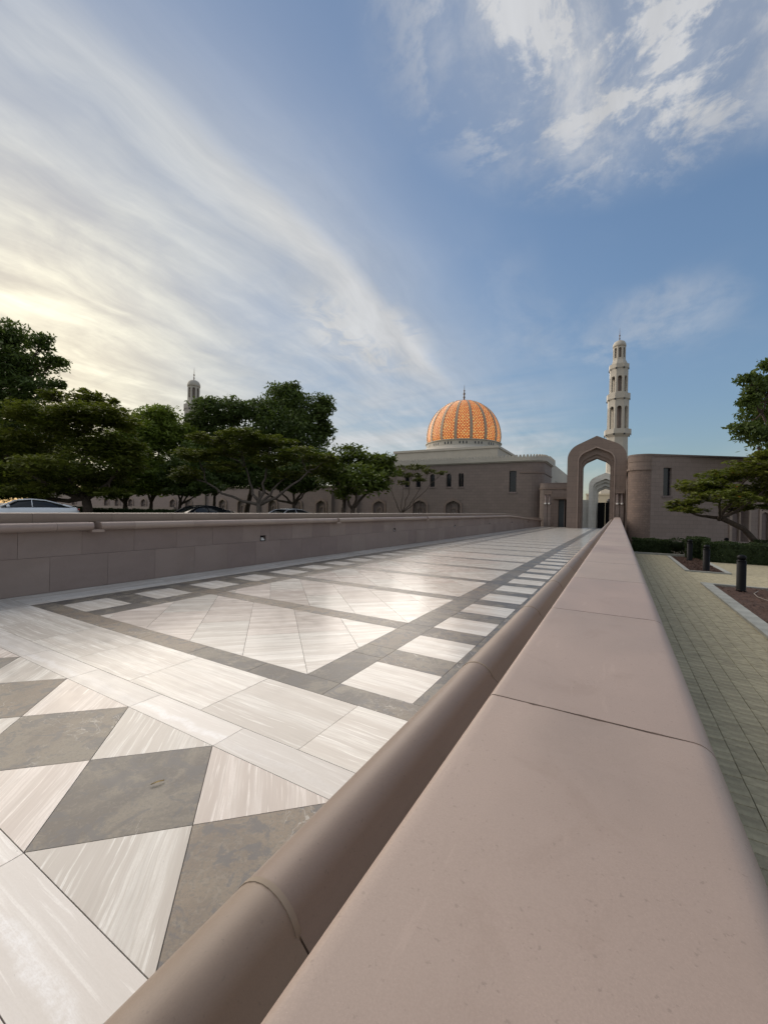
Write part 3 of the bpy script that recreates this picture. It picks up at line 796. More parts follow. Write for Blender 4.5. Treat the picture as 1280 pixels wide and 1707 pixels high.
g2 = thing('gateway_arch', 'pale limestone arch with nested mouldings seen through the brown gateway', 'gateway', (-1.62, 66, 0))
B = [arch_pts(2.12, 4.6, 7.28, -1.5), arch_pts(1.62, 4.2, 6.42, -1.5), arch_pts(1.45, 4.1, 6.0, -1.5), arch_pts(1.12, 3.7, 5.45, -1.5), arch_pts(0.98, 3.6, 5.1, -1.5)]
for k, (a, b_) in enumerate(((0, 1), (1, 2), (2, 3), (3, 4))):
    mb = MB(); arch_ring(mb, B[a], B[b_], 0.4 * k, 2.2 + 0.05 * k); mb.build('arch_order', M['lightgrey'], g2)
# side wing of that arch
mb = MB(); mb.box(-5.2, -3.76, 66.6, 68, -1.5, 3.4)
mb.uv = [(p[0] + p[1], p[2]) for p in mb.v]
wing = mb.build('courtyard_wall', M['lightgrey']); tag(wing, 'low pale wall beside the limestone arch, seen through the brown gateway', 'wall')
# barred gate leaf
gl = thing('metal_gate', 'black barred double gate filling the lower part of the pale arch', 'gate', (-1.62, 66.6, 0))
for s in (-1, 1):
    lf = MB()
    x0, x1 = (0.02, 0.96) if s > 0 else (-0.96, -0.02)
    lf.box(x0, x1, 0, 0.06, 2.9, 3.02); lf.box(x0, x1, 0, 0.06, -1.0, 0.2); lf.box(x0, x0 + 0.07, 0, 0.06, 0.2, 2.9); lf.box(x1 - 0.07, x1, 0, 0.06, 0.2, 2.9)
    lf = lf.build('gate_leaf', M['blackmetal'], gl)
    MB().box(x0 + 0.07, x1 - 0.07, 0.046, 0.055, 0.2, 2.9).build('back_sheet', M['blackmetal'], lf)
    for i in range(6):
        MB().box(x0 + 0.12 + i * 0.14, x0 + 0.155 + i * 0.14, 0.015, 0.045, 0.2, 2.9).build('bar', M['blackmetal'], lf)
    for i in range(7):
        MB().box(x0 + 0.07, x1 - 0.07, 0.01, 0.05, 0.5 + i * 0.33, 0.56 + i * 0.33).build('rail', M['blackmetal'], lf)
# bright hall beyond
ch = thing('courtyard_hall', 'cream hall with a round dark opening far beyond the two arches', 'building', (-1.4, 104, -1.5))
mb = MB(); mb.box(-5, 6, 0, 10, 0, 7.2); mb.build('wall', M['cream'], ch)
mb = MB(); mb.lathe([(0.5, 0), (0.5, 0.3)], 20); o = mb.build('round_window', M['glassdark'], ch); o.rotation_euler = (R(90), 0, 0); o.location = (-0.35, 0.1, 5.9)
mb = MB(); mb.box(-5.1, 6.1, -0.15, 0.1, 7.2, 7.6); mb.build('cornice', M['cream'], ch)

# ---------------------------------------------------------------- extruded walls with openings
def wall_path(parent, path, z0, z1, mk, name='wall', openings=(), depth=0.22, thick=None):
    """path: list of (x, y); openings: (s0, s1, za, zb, kind) kind in rect / round / point; returns the wall mesh object"""
    P = [Vector(p) for p in path]
    cum = [0.0]
    for a, b_ in zip(P[:-1], P[1:]): cum.append(cum[-1] + (b_ - a).length)
    def at(s):
        for i in range(len(P) - 1):
            if s <= cum[i + 1] + 1e-6:
                t = (s - cum[i]) / (cum[i + 1] - cum[i]); d = (P[i + 1] - P[i]).normalized()
                return P[i] + (P[i + 1] - P[i]) * t, Vector((d.y, -d.x))
    ss = sorted(set([round(c, 5) for c in cum] + [round(q, 5) for o in openings for q in (o[0], o[1])]))
    mb = MB(); mb.uv = []
    def q4(pts, uvs, flip=False):
        mb.add(pts, [tuple(reversed(range(len(pts)))) if flip else tuple(range(len(pts)))]); mb.uv += uvs
    for a, b_ in zip(ss[:-1], ss[1:]):
        if b_ - a < 1e-4: continue
        mid = (a + b_) / 2
        ops = sorted([o for o in openings if o[0] - 1e-4 <= a and b_ <= o[1] + 1e-4], key=lambda o: o[2])
        pa, na = at(a + 1e-5); pb, nb = at(b_ - 1e-5)
        zcur = z0
        for o in ops + [None]:
            ztop = o[2] if o else z1
            q4([(pa.x, pa.y, zcur), (pb.x, pb.y, zcur), (pb.x, pb.y, ztop), (pa.x, pa.y, ztop)], [(a, zcur), (b_, zcur), (b_, ztop), (a, ztop)])
            if o:
                za, zb = o[2], o[3]; zcur = zb
                w_ = (b_ - a) / 2
                d3 = Vector((pb.x - pa.x, pb.y - pa.y, 0)) / (b_ - a); n3 = Vector((na.x, na.y, 0)) * -depth
                o3 = Vector((pa.x, pa.y, 0))
                # outline of the opening
                if o[4] == 'rect': ol = [(0, za), (0, zb), (2 * w_, zb), (2 * w_, za)]
                elif o[4] == 'round': ol = [(0, za)] + [(w_ - w_ * math.cos(R(t)), zb - w_ + w_ * math.sin(R(t))) for t in range(0, 181, 20)] + [(2 * w_, za)]
                else: ol = [(x_ + w_, z_) for x_, z_ in arch_pts(w_, za + (zb - za) * 0.55, zb, za, 5)]
                def P3(q, dd=0): v_ = o3 + d3 * q[0] + n3 * dd; return (v_.x, v_.y, q[1])
                for i in range(len(ol)):
                    c, e_ = ol[i], ol[(i + 1) % len(ol)]
                    q4([P3(c), P3(e_), P3(e_, 1), P3(c, 1)], [(a + c[0], c[1]), (a + e_[0], e_[1]), (a + e_[0] + depth, e_[1]), (a + c[0] + depth, c[1])])
                if o[4] != 'rect':
                    h_ = len(ol) // 2
                    for i in range(0, len(ol) - 1):
                        c, e_ = ol[i], ol[i + 1]
                        if c[1] < za + 0.001 and e_[1] < za + 0.001: continue
                        q4([P3(c), P3((c[0], zb)), P3((e_[0], zb)), P3(e_)], [(a + c[0], c[1]), (a + c[0], zb), (a + e_[0], zb), (a + e_[0], e_[1])], True)
                if len(o) > 5:
                    mbp = MB(); pts = [P3(q, 0.9) for q in ol]; mbp.add(pts, [tuple(reversed(range(len(pts))))])
                    mbp.uv = [(q[0], q[1]) for q in ol]
                    mbp.build(o[6] if len(o) > 6 else 'window', M[o[5]], parent)
    if thick:
        pass
    o = mb.build(name, M[mk], parent)
    return o
def roof(parent, poly, z, mk, name='roof'):
    mb = MB(); mb.prism(poly, z - 0.02, z); return mb.build(name, M[mk], parent)
def arc(cx, cy, r_, a0, a1, n=8): return [(cx + r_ * math.cos(R(a0 + (a1 - a0) * i / n)), cy + r_ * math.sin(R(a0 + (a1 - a0) * i / n))) for i in range(n + 1)]

# left building: rose-brown block with rounded corner, cream crenellated cornice
lb = thing('stone_hall', 'long brown stone hall under a cream crenellated cornice, left of the gateway below the dome', 'building', (0, 0, 0))
XL0, XL1, YB = -24.3, -6.55, 43.0
rc = 1.3
front = [(XL0, YB), (XL1 - rc, YB)] + arc(XL1 - rc, YB + rc, rc, -90, 0)[1:] + [(XL1, YB + 6)]
def S_(x): return x - XL0
ops = [(S_(-9.83), S_(-9.11), 3.38, 5.55, 'rect', 'glassdark')]
for c in (-21.6, -20.15, -18.4, -16.42, -15.0):
    ops.append((S_(c - 0.29), S_(c + 0.29), 3.98, 5.45, 'round', 'glassdark'))
for c in (-19.9, -15.85):
    ops.append((S_(c - 0.85), S_(c + 0.85), -0.9, 2.45, 'point', 'brown', 'niche_panel'))
wall_path(lb, front, -1.4, 6.42, 'brown', 'wall', ops, 0.28)
# recessed inner arches and surrounds
for c in (-19.9, -15.85):
    mb = MB(); arch_ring(mb, arch_pts(1.06, 1.0, 2.75, -0.9, 8), arch_pts(0.85, 0.94, 2.45, -0.9, 8), -0.07, 0.05); mb.build('niche_surround', M['gate'], lb, loc=(c, YB, 0))
    mb = MB(); arch_ring(mb, arch_pts(0.46, 0.7, 1.75, -0.9, 6), arch_pts(0.34, 0.65, 1.55, -0.9, 6), 0.14, 0.26); mb.build('inner_niche', M['gate'], lb, loc=(c, YB, 0))
for c in (-16.42, -15.0, -18.4, -20.15, -21.6):
    MB().box(c - 0.4, c + 0.4, YB - 0.08, YB + 0.05, 3.86, 3.96).build('window_sill', M['pinkwall'], lb)
MB().box(-9.93, -9.01, YB - 0.06, YB + 0.05, 3.22, 3.36).build('window_sill', M['pinkwall'], lb)
# string course and pilaster lines at the rounded corner
def offset_path(path, d):
    o = []
    for i, p in enumerate(path):
        a = Vector(path[max(i - 1, 0)]); b_ = Vector(path[min(i + 1, len(path) - 1)]); t = (b_ - a).normalized()
        o.append((p[0] + t.y * d, p[1] - t.x * d))
    return o
def band(parent, path, d0, d1, z0, z1, mk, name):
    """a moulding following the wall, sticking out from d0 to d1"""
    i_, o_ = offset_path(path, d0), offset_path(path, d1)
    n_ = len(path); vs = [(p[0], p[1], z) for P, z in ((i_, z0), (o_, z0), (o_, z1), (i_, z1)) for p in P]; fs = []
    for k in range(n_ - 1):
        for a, b_ in ((0, 1), (1, 2), (2, 3), (3, 0)):
            fs.append((a * n_ + k, b_ * n_ + k, b_ * n_ + k + 1, a * n_ + k + 1)[::-1])
    fs += [(0, n_, 2 * n_, 3 * n_), (n_ - 1, 4 * n_ - 1, 3 * n_ - 1, 2 * n_ - 1)]
    mb = MB(); mb.add(vs, fs); mb.uv = [(p[0] + p[1], p[2]) for p in mb.v]
    return mb.build(name, M[mk], parent)
corner = [(XL1 - rc - 0.9, YB)] + front[1:]
band(lb, corner, -0.05, 0.07, 5.28, 5.42, 'gate', 'string_course')
band(lb, front, -0.05, 0.10, 6.42, 6.52, 'white', 'cornice_base')
band(lb, front, -0.05, 0.22, 6.52, 6.92, 'white', 'cornice')
for k in range(46):
    pass
mer = MB()
fo = offset_path(front, 0.10); tot = 0
for a, b_ in zip(fo[:-1], fo[1:]):
    d = Vector(b_) - Vector(a); L = d.length; nst = max(1, int(round(L / 0.36)))
    for i in range(nst):
        c = Vector(a) + d * ((i + 0.5) / nst); ang = math.atan2(d.y, d.x); w_ = L / nst
        Mx = Matrix.Translation((c.x, c.y, 6.92)) @ Matrix.Rotation(ang, 4, 'Z')
        mer.box(-0.34 * w_, 0.34 * w_, -0.12, 0.12, 0, 0.12, Mx); mer.box(-0.2 * w_, 0.2 * w_, -0.12, 0.12, 0.12, 0.24, Mx)
mer.build('merlons', M['white'], lb, kind='stuff')
roof(lb, front + [(XL0, YB + 6)], 6.5, 'white')
mb = MB(); mb.box(-23, -9.3, YB + 3, YB + 9, 6.5, 7.3); mb.build('upper_block', M['white'], lb)
mb = MB(); mb.box(XL0, XL0 + 0.3, YB + 0.01, YB + 6, -1.4, 6.4); mb.uv = [(p[1], p[2]) for p in mb.v]; mb.build('side_wall', M['brown'], lb)

# long low wall with blind arches, left
lw = thing('arcaded_wall', 'long low pinkish stone wall with blind pointed arches behind the row of trees', 'wall', (0, 0, 0))
nx = [-25.6, -34.6, -38.9, -43.5, -50.0, -54.3, -62.9, -67.2, -76, -80.3, -85, -89, -98, -102.3]
X_0 = -125.0
ops = [(c - 0.8 - X_0, c + 0.8 - X_0, -0.9, 2.35, 'point', 'pinkwall', 'niche_panel') for c in sorted(nx)]
wall_path(lw, [(X_0, 43.4), (-24.31, 43.4)], -1.5, 4.1, 'pinkwall', 'wall', ops, 0.3)
for c in nx:
    mb = MB(); arch_ring(mb, arch_pts(1.02, 0.95, 2.68, -0.9, 8), arch_pts(0.8, 0.9, 2.35, -0.9, 8), -0.09, 0.05); mb.build('niche_surround', M['gate'], lw, loc=(c, 43.4, 0))
    mb = MB(); arch_ring(mb, arch_pts(0.42, 0.7, 1.65, -0.9, 6), arch_pts(0.30, 0.65, 1.45, -0.9, 6), 0.16, 0.28); mb.build('inner_niche', M['gate'], lw, loc=(c, 43.4, 0))
for c in (-29.0, -31.2, -33.0, -46.5, -58.6):
    MB().box(c - 0.28, c + 0.28, 43.15, 43.4, -1.0, 3.7).build('pilaster', M['brown'], lw)
MB().box(X_0, -24.4, 43.3, 43.9, 4.1, 4.3).build('coping', M['gate'], lw)
mb = MB(); mb.box(-120, -62, 40.2, 40.6, -1.5, 0.95); mb.uv = [(p[0], p[2]) for p in mb.v]
tag(mb.build('retaining_wall', M['brown']), 'low grey retaining wall in front of the arcaded wall, far left behind the tree trunks', 'wall')

# flank between left hall and gateway: doors, clustered columns
fb = thing('gate_lodge', 'low brown side block with dark doors between the hall and the gateway', 'building', (0, 0, 0))
path = arc(-5.9, 42.4, 0.8, 180, 270, 5)[1:] + [(-4.96, 41.6), (-3.5, 41.6)]
path = [(-6.7, 44)] + path
cum0 = 0
for a, b_ in zip(path[:-2], path[1:-1]): cum0 += (Vector(b_) - Vector(a)).length
wall_path(fb, path, -0.2, 4.15, 'brown', 'wall', [(cum0 + 0.06, cum0 + 0.56, -0.15, 2.55, 'rect', 'teal', 'door'), (cum0 + 0.62, cum0 + 1.3, -0.15, 2.55, 'rect', 'blackmetal', 'door')], 0.3)
band(fb, path, -0.03, 0.06, 3.55, 3.68, 'gate', 'string_course')
roof(fb, path + [(-3.5, 44)], 4.1, 'brown')
MB().box(-5.3, -3.95, 41.2, 41.6, 2.62, 2.8).build('lintel', M['gate'], fb)
def columns(x, y, label):
    t = thing('clustered_column', label, 'column', (x, y, 0), group='clustered columns flanking the gateway')
    for dx_ in (-0.16, 0.16):
        MB().box(dx_ - 0.13, dx_ + 0.13, -0.13, 0.13, 0, 2.05).build('shaft', M['brown'], t)
        MB().lathe([(0.13, 2.05), (0.18, 2.15), (0.18, 2.22), (0.10, 2.3), (0.09, 3.0)], 10).build('capital', M['pinkwall'], t, loc=(dx_, 0, 0))
    mb = MB(); mb.box(-0.34, 0.34, -0.17, 0.17, 3.0, 3.35); mb.build('entablature', M['gate'], t)
    for dx_ in (-0.16, 0.16): MB().lathe([(0.03, 0), (0.09, 0.03), (0.09, 0.12), (0.03, 0.16)], 10).build('lamp', M['lampwhite'], t, loc=(dx_, -0.22, 2.06))
columns(-5.72, 40.6, 'twin column with pale capitals at the end of the left wall beside the doors')
columns(0.10, 38.75, 'twin column with pale capitals where the right parapet meets the gateway')

# cream walls running back behind the left hall
wb = thing('mosque_wall', 'cream stone mosque wall stepping away behind the hall, left of the gateway', 'building', (0, 0, 0))
MB().box(-9.5, -6.75, 49.2, 53.5, -1.5, 7.5).build('wall', M['white'], wb)
MB().box(-10.5, -7.45, 53.5, 80, -1.5, 7.75).build('wall', M['white'], wb)
mer = MB()
for i in range(11): mer.box(-6.95, -6.75, 49.2 + i * 0.4, 49.45 + i * 0.4, 7.5, 7.72)
mer.build('merlons', M['white'], wb, kind='stuff')
MB().box(-7.75, -7.38, 53.6, 80, 5.6, 5.75).build('string_course', M['white'], wb)

# right building with rounded corner
rb_ = thing('stone_hall', 'brown stone hall with a rounded rough-textured corner on the right behind the leaning tree', 'building', (0, 0, 0))
dirv = Vector((6.65, 4.4)).normalized()
nrm = Vector((dirv.y, -dirv.x))
p0 = Vector((2.1, 36.45))
ang_n = math.degrees(math.atan2(nrm.y, nrm.x))
ccx = p0 - nrm * 0.95
arcp = [(ccx.x + 0.95 * math.cos(R(a)), ccx.y + 0.95 * math.sin(R(a))) for a in np.linspace(180, 360 + ang_n, 13)]
rough = [(arcp[0][0], 46.0)] + arcp
s_end = 5.9
pe = Vector(arcp[-1]) + dirv * s_end
pe2 = pe + dirv * 14
nst = [tuple(pe), tuple(pe2)]
wall_path(rb_, rough, -1.4, 4.72, 'rough', 'corner_wall', (), 0.2)
rp2 = offset_path(rough, 0.04)
wall_path(rb_, rp2, 4.72, 5.72, 'gate', 'corner_band', (), 0.2)
band(rb_, rough, -0.02, 0.10, 4.66, 4.78, 'gate', 'string_course')
band(rb_, rough, -0.02, 0.07, 5.3, 5.36, 'gate', 'string_course')
lin0 = [arcp[-1], tuple(pe)]
wall_path(rb_, lin0, -1.4, 5.72, 'brown_lightened', 'wall', [(0.95, 1.6, 2.75, 4.85, 'rect', 'glassdark')], 0.22)
q = Vector(arcp[-1]) + dirv * 1.275
mb = MB(); mb.box(-0.42, 0.42, -0.06, 0.05, 2.6, 2.73); mb.build('window_sill', M['pinkwall'], rb_, loc=(q.x, q.y, 0), rz=math.atan2(dirv.y, dirv.x))
wall_path(rb_, nst, -1.4, 5.72, 'brown_lightened', 'wall', [(0.5 + 2.4 * i, 1.9 + 2.4 * i, -0.6, 2.6, 'point', 'pinkwall', 'niche_panel') for i in range(5)], 0.5)
for i in range(5):
    q = pe + dirv * (0.5 + 2.4 * i + 0.7)
    mb = MB(); arch_ring(mb, arch_pts(0.86, 1.1, 2.85, -0.6, 8), arch_pts(0.7, 1.05, 2.6, -0.6, 8), -0.08, 0.05); o = mb.build('niche_surround', M['cap'], rb_, loc=(q.x, q.y, 0), rz=math.atan2(dirv.y, dirv.x))
    mb = MB(); arch_ring(mb, arch_pts(0.4, 0.9, 1.9, -0.6, 6), arch_pts(0.28, 0.85, 1.7, -0.6, 6), 0.3, 0.44); o = mb.build('inner_niche', M['cap'], rb_, loc=(q.x, q.y, 0), rz=math.atan2(dirv.y, dirv.x))
full = [(arcp[0][0], 46.0)] + arcp + [tuple(pe), tuple(pe2)]
band(rb_, full, -0.3, 0.06, 5.72, 5.86, 'brown', 'coping')
roof(rb_, full + [(pe2.x, 46)], 5.74, 'brown')

# ---------------------------------------------------------------- dome and mosque base
dome = thing('mosque_dome', 'large lit orange dome with bronze lattice ribs and tall finial above the brown hall', 'dome', (-61.5, 178, 0))
RD = 16.6; ZD = 34.2; HT = 17.2
def dome_r(t):
    """profile: t 0 at the springing, 1 at the apex"""
    z = t * HT
    return RD * math.sqrt(max(0.0, 1 - (t * 0.985) ** 2.15)) * (1 - 0.02 * t)
ts = [i / 18 for i in range(19)]
low = [(RD * 0.972, -2.6), (RD * 0.99, -1.3)]
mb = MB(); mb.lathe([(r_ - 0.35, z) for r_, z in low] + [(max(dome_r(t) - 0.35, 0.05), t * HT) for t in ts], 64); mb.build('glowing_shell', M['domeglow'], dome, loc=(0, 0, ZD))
# ribs
def shell_pt(a, t, off=0.0):
    if t < 0: r_ = RD * (0.972 + 0.018 * (t * HT + 2.6) / 1.3) if t * HT < -1.3 else RD * (0.99 + 0.01 * (t * HT + 1.3) / 1.3); z = t * HT
    else: r_ = dome_r(t); z = t * HT
    r_ = max(r_ + off, 0.05)
    return Vector((r_ * math.cos(a), r_ * math.sin(a), z))
NR = 16
tt = [-0.15, -0.08] + [i / 16 for i in range(16)] + [0.97, 0.995]
def strip(a0f, wf, off0, off1, tlist):
    vs = []; fs = []
    for t in tlist:
        a0 = a0f(t); w_ = wf(t)
        for s_, o_ in ((-1, off0), (-1, off1), (1, off1), (1, off0)):
            r_ = max(shell_pt(0, t).x, 0.4)
            vs.append(shell_pt(a0 + s_ * w_ / r_ / 2, t, o_))
    for j in range(len(tlist) - 1):
        for i in range(4):
            k = (i + 1) % 4; fs.append((4 * j + i, 4 * j + k, 4 * j + 4 + k, 4 * j + 4 + i)[::-1])
    return vs, fs
v_, f_ = strip(lambda t: 0, lambda t: 1.25 - 0.5 * max(t, 0) ** 2, -0.4, 0.06, tt)
ribm = MB().add(v_, f_).mesh('rib'); ribm.materials.append(M['gold'])
for i in range(NR): inst('rib', ribm, dome, (0, 0, ZD), rz=2 * math.pi * (i + 0.5) / NR + 0.333)
# lattice of crossing bars in each gore
dA = 2 * math.pi / NR
lat = MB(); bright = MB()
NRW = 26
for j in range(NRW):
    t0 = -0.14 + 1.06 * j / NRW; t1 = t0 + 1.06 / NRW
    # horizontal lattice bar over each row of panes
    rr_ = shell_pt(0, max(t0, 0)).x
    gw = dA * 0.97 - 1.25 / max(rr_, 1)
    if gw <= 0.02: break
    pts = []
    nseg = 6
    for i in range(nseg + 1):
        a = gw * (i / nseg - 0.5); zig = 0.012 * (1 if i % 2 else -1)
        pts.append((shell_pt(a, t0 + zig - 0.004, -0.05), shell_pt(a, t0 + zig + 0.004, -0.05)))
    vs = [q for p in pts for q in p]
    lat.add(vs, [(2 * i, 2 * i + 2, 2 * i + 3, 2 * i + 1) for i in range(nseg)])
    nc = 4 if rr_ > 9 else 3 if rr_ > 5 else 2
    for i in range(nc):
        c = gw * ((i + (0.28 if j % 2 else 0.72)) / nc - 0.5); w2 = gw / nc * 0.26
        tm = (t0 + t1) / 2; th = (t1 - t0) * 0.36
        bright.add([shell_pt(c - w2, tm, -0.12), shell_pt(c, tm - th, -0.12), shell_pt(c + w2, tm, -0.12), shell_pt(c, tm + th, -0.12)], [(0, 1, 2, 3)])
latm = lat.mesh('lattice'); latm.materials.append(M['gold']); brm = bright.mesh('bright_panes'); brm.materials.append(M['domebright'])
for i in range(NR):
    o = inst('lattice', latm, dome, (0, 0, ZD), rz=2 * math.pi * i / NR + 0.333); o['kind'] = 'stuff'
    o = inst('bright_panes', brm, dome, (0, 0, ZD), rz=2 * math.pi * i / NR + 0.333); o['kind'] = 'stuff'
mb = MB(); mb.lathe([(1.5, HT - 0.9), (0.9, HT), (0.35, HT + 0.6), (0.3, HT + 1.6), (0.55, HT + 1.9), (0.3, HT + 2.3), (0.25, HT + 3.0), (0.6, HT + 3.4), (0.28, HT + 3.9), (0.2, HT + 4.6), (0.4, HT + 4.9), (0.14, HT + 5.3), (0.05, HT + 7.6)], 12)
mb.build('finial', M['finial'], dome, loc=(0, 0, ZD))
mb = MB(); mb.lathe([(17.5, -8.5), (17.0, -5.0), (16.35, -4.9), (16.35, -2.9), (16.9, -2.75), (16.9, -2.45), (16.2, -2.4)], 64, smooth=False); mb.build('drum', M['white'], dome, loc=(0, 0, ZD))
wm = MB().box(16.2, 16.42, -0.24, 0.24, -4.4, -3.4).mesh('drum_window'); wm.materials.append(M['glassdark'])
for i in range(NR):
    for j in (-1, 0, 1): inst('drum_window', wm, dome, (0, 0, ZD), rz=2 * math.pi * i / NR + 0.333 + j * 0.085)
mb = MB(); mb.lathe([(20.5, -9), (20.5, -6.9), (18.2, -6.1), (17.0, -5.0)], 64, smooth=False); mb.build('skirt_roof', M['white'], dome, loc=(0, 0, ZD))
mq = thing('prayer_hall', 'cream stone prayer hall base carrying the lit dome', 'building', (-61.5, 178, -1.5))
MB().box(-24, 21, -20.6, 17, 0, 27.8).build('wall', M['white'], mq)
MB().box(-24.4, 21.4, -21, 17.4, 27.8, 28.7).build('parapet', M['white'], mq)

# ---------------------------------------------------------------- minarets
def octseg(parent, r_, z0, z1, zb, zt, wf, name='shaft'):
    """octagonal stage with an arched opening in each face and a core behind"""
    ap = r_ * math.cos(R(22.5)); side = 2 * r_ * math.sin(R(22.5))
    pts = [(-side / 2, -ap), (side / 2, -ap)]
    for i in range(8):
        hold = bpy.data.objects.new('tmp', None)
        w_ = side * wf
        o = wall_path(None, pts, z0, z1, 'white', 'shaft_panel', [((side - w_) / 2, (side + w_) / 2, zb, zt, 'round')], r_ * 0.22)
        o.parent = parent; o.rotation_euler = (0, 0, R(45 * i))
        bpy.data.objects.remove(hold)
def minaret(loc, label, s=1.0, rz=0.0, full=True):
    t = thing('minaret', label, 'minaret', loc, rz, group='minarets of the mosque')
    z = lambda py: (861.5 - py) * 0.294 * s + (1.15 if s == 1.0 else 1.15)
    w = lambda px: px * 0.294 / 2 * s
    O = dict(n=8, smooth=False, rot=R(22.5))
    MB().lathe([(w(52), -1.5), (w(52), z(800)), (w(46), z(795)), (w(33), z(790)), (w(31), z(732)), (w(36), z(728.5))], **O).build('base_shaft', M['white'], t)
    def balcony(pa, pb, wd):
        MB().lathe([(w(wd * 0.84), z(pb) - 0.1), (w(wd), z(pb) + 0.9 * s), (w(wd * 1.02), z(pb) + 1.0 * s), (w(wd * 1.02), z(pa)), (w(wd * 0.93), z(pa)), (w(wd * 0.93), z(pa) - 0.9 * s), (w(wd * 0.5), z(pa) - 0.9 * s)], **O).build('balcony', M['white'], t)
        bm_ = MB().box(-0.35 * s, 0.35 * s, -0.12, 0.12, -0.4 * s, 0.4 * s).mesh('bracket_shadow'); bm_.materials.append(M['glassdark'])  # dark blocks standing in for shade at the balcony brackets
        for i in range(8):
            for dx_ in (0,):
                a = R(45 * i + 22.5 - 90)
                inst('bracket_shade', bm_, t, (w(wd * 0.99) * math.cos(a), w(wd * 0.99) * math.sin(a), z(pb) + 0.62 * s), rz=a + R(90))
    core = lambda ra, za, zb_: MB().lathe([(ra, za), (ra, zb_)], 8, smooth=False).build('core', M['brown'], t)
    octseg(t, w(31) / 0.96, z(722), z(668), z(718), z(681), 0.55); core(w(13), z(722), z(668))
    octseg(t, w(27) / 0.96, z(662), z(618), z(657), z(631), 0.55); core(w(11), z(662), z(618))
    balcony(719, 730, 40); balcony(660, 672, 35); balcony(611, 621, 30)
    MB().lathe([(w(27), z(614)), (w(26), z(611)), (w(19.5), z(603)), (w(19), z(602.5))], **O).build('cone', M['white'], t)
    octseg(t, w(18.4) / 0.95, z(603), z(580), z(600), z(583.5), 0.5); core(w(13.5), z(603), z(580))
    MB().lathe([(w(19.6), z(581)), (w(20), z(579)), (w(19), z(576)), (w(15), z(572.2)), (w(8), z(570.2)), (w(2), z(569.3))], 20).build('cupola', M['white'], t)
    MB().lathe([(w(2), z(570)), (w(1.2), z(567.5)), (w(2.6), z(566.5)), (w(1.2), z(565)), (w(1.0), z(563)), (w(2.8), z(561.5)), (w(1.0), z(560)), (w(0.8), z(558)), (w(0.2), z(549))], 10).build('finial', M['finial'], t)
    return t
minaret((-1.1, 230, 0), 'tall cream main minaret with three balconies rising behind the gateway', 1.0, R(8))
pL = W(319, 846, 195)
minaret((pL.x, pL.y, -25.5), 'grey-cream minaret top with fluted lantern above the trees on the left', 1.0, R(10))
pS = W(652, 852, 330)
minaret((pS.x, pS.y, -31), 'tiny distant minaret tip at the edge of the tree left of the dome', 0.66, R(0))

# ---------------------------------------------------------------- vegetation
def leaf_mesh(name, C, s, flatness, rngl, stretch=2.4, droop=0.15):
    """C (n,3) centres -> quads with random orientation, elongated"""
    n_ = len(C)
    az = rngl.uniform(0, 2 * np.pi, n_)
    tilt = rngl.normal(0, 0.75 * (1 - flatness) + 0.12, n_) - droop
    dirs = np.stack([np.cos(az) * np.cos(tilt), np.sin(az) * np.cos(tilt), np.sin(tilt)], 1)
    up = np.stack([rngl.normal(0, 1 - flatness + 0.15, n_), rngl.normal(0, 1 - flatness + 0.15, n_), np.ones(n_)], 1)
    side = np.cross(dirs, up); side /= np.linalg.norm(side, axis=1)[:, None]
    L = s * rngl.uniform(0.6, 1.25, n_)[:, None]
    a = C - dirs * L / 2; c = C + dirs * L / 2; wv = side * L / stretch / 2
    mid = C - dirs * L * 0.05
    V = np.stack([a, mid + wv, c, mid - wv], 1).reshape(-1, 3)
    me = bpy.data.meshes.new(name); me.vertices.add(n_ * 4); me.loops.add(n_ * 4); me.polygons.add(n_)
    me.vertices.foreach_set('co', V.ravel()); me.loops.foreach_set('vertex_index', np.arange(n_ * 4))
    me.polygons.foreach_set('loop_start', np.arange(0, n_ * 4, 4)); me.polygons.foreach_set('loop_total', np.full(n_, 4))
    me.update(); return me
def clump_points(c, rx, ry, rz, k, per, rngl, hollow=0.2, sub=0.42, flat_=0.7):
    """centres scattered on k sub-clumps spread through an ellipsoid"""
    d = rngl.normal(size=(k, 3)); d /= np.linalg.norm(d, axis=1)[:, None]
    r_ = rngl.uniform(hollow, 1.0, k)[:, None] ** 0.6
    sc = d * r_ * np.array([rx, ry, rz]) * 0.8 + np.array(c)
    out = []
    for i in range(k):
        e = rngl.normal(size=(per, 3)); e /= np.linalg.norm(e, axis=1)[:, None]
        rr_ = rngl.uniform(0.25, 1.0, per)[:, None] ** 0.5
        m_ = min(rx, ry, rz * 1.6) * sub * rngl.uniform(0.7, 1.35)
        e = e * rr_ * np.array([m_ * 1.25, m_ * 1.25, m_ * flat_])
        out.append(sc[i] + e)
    return np.concatenate(out)
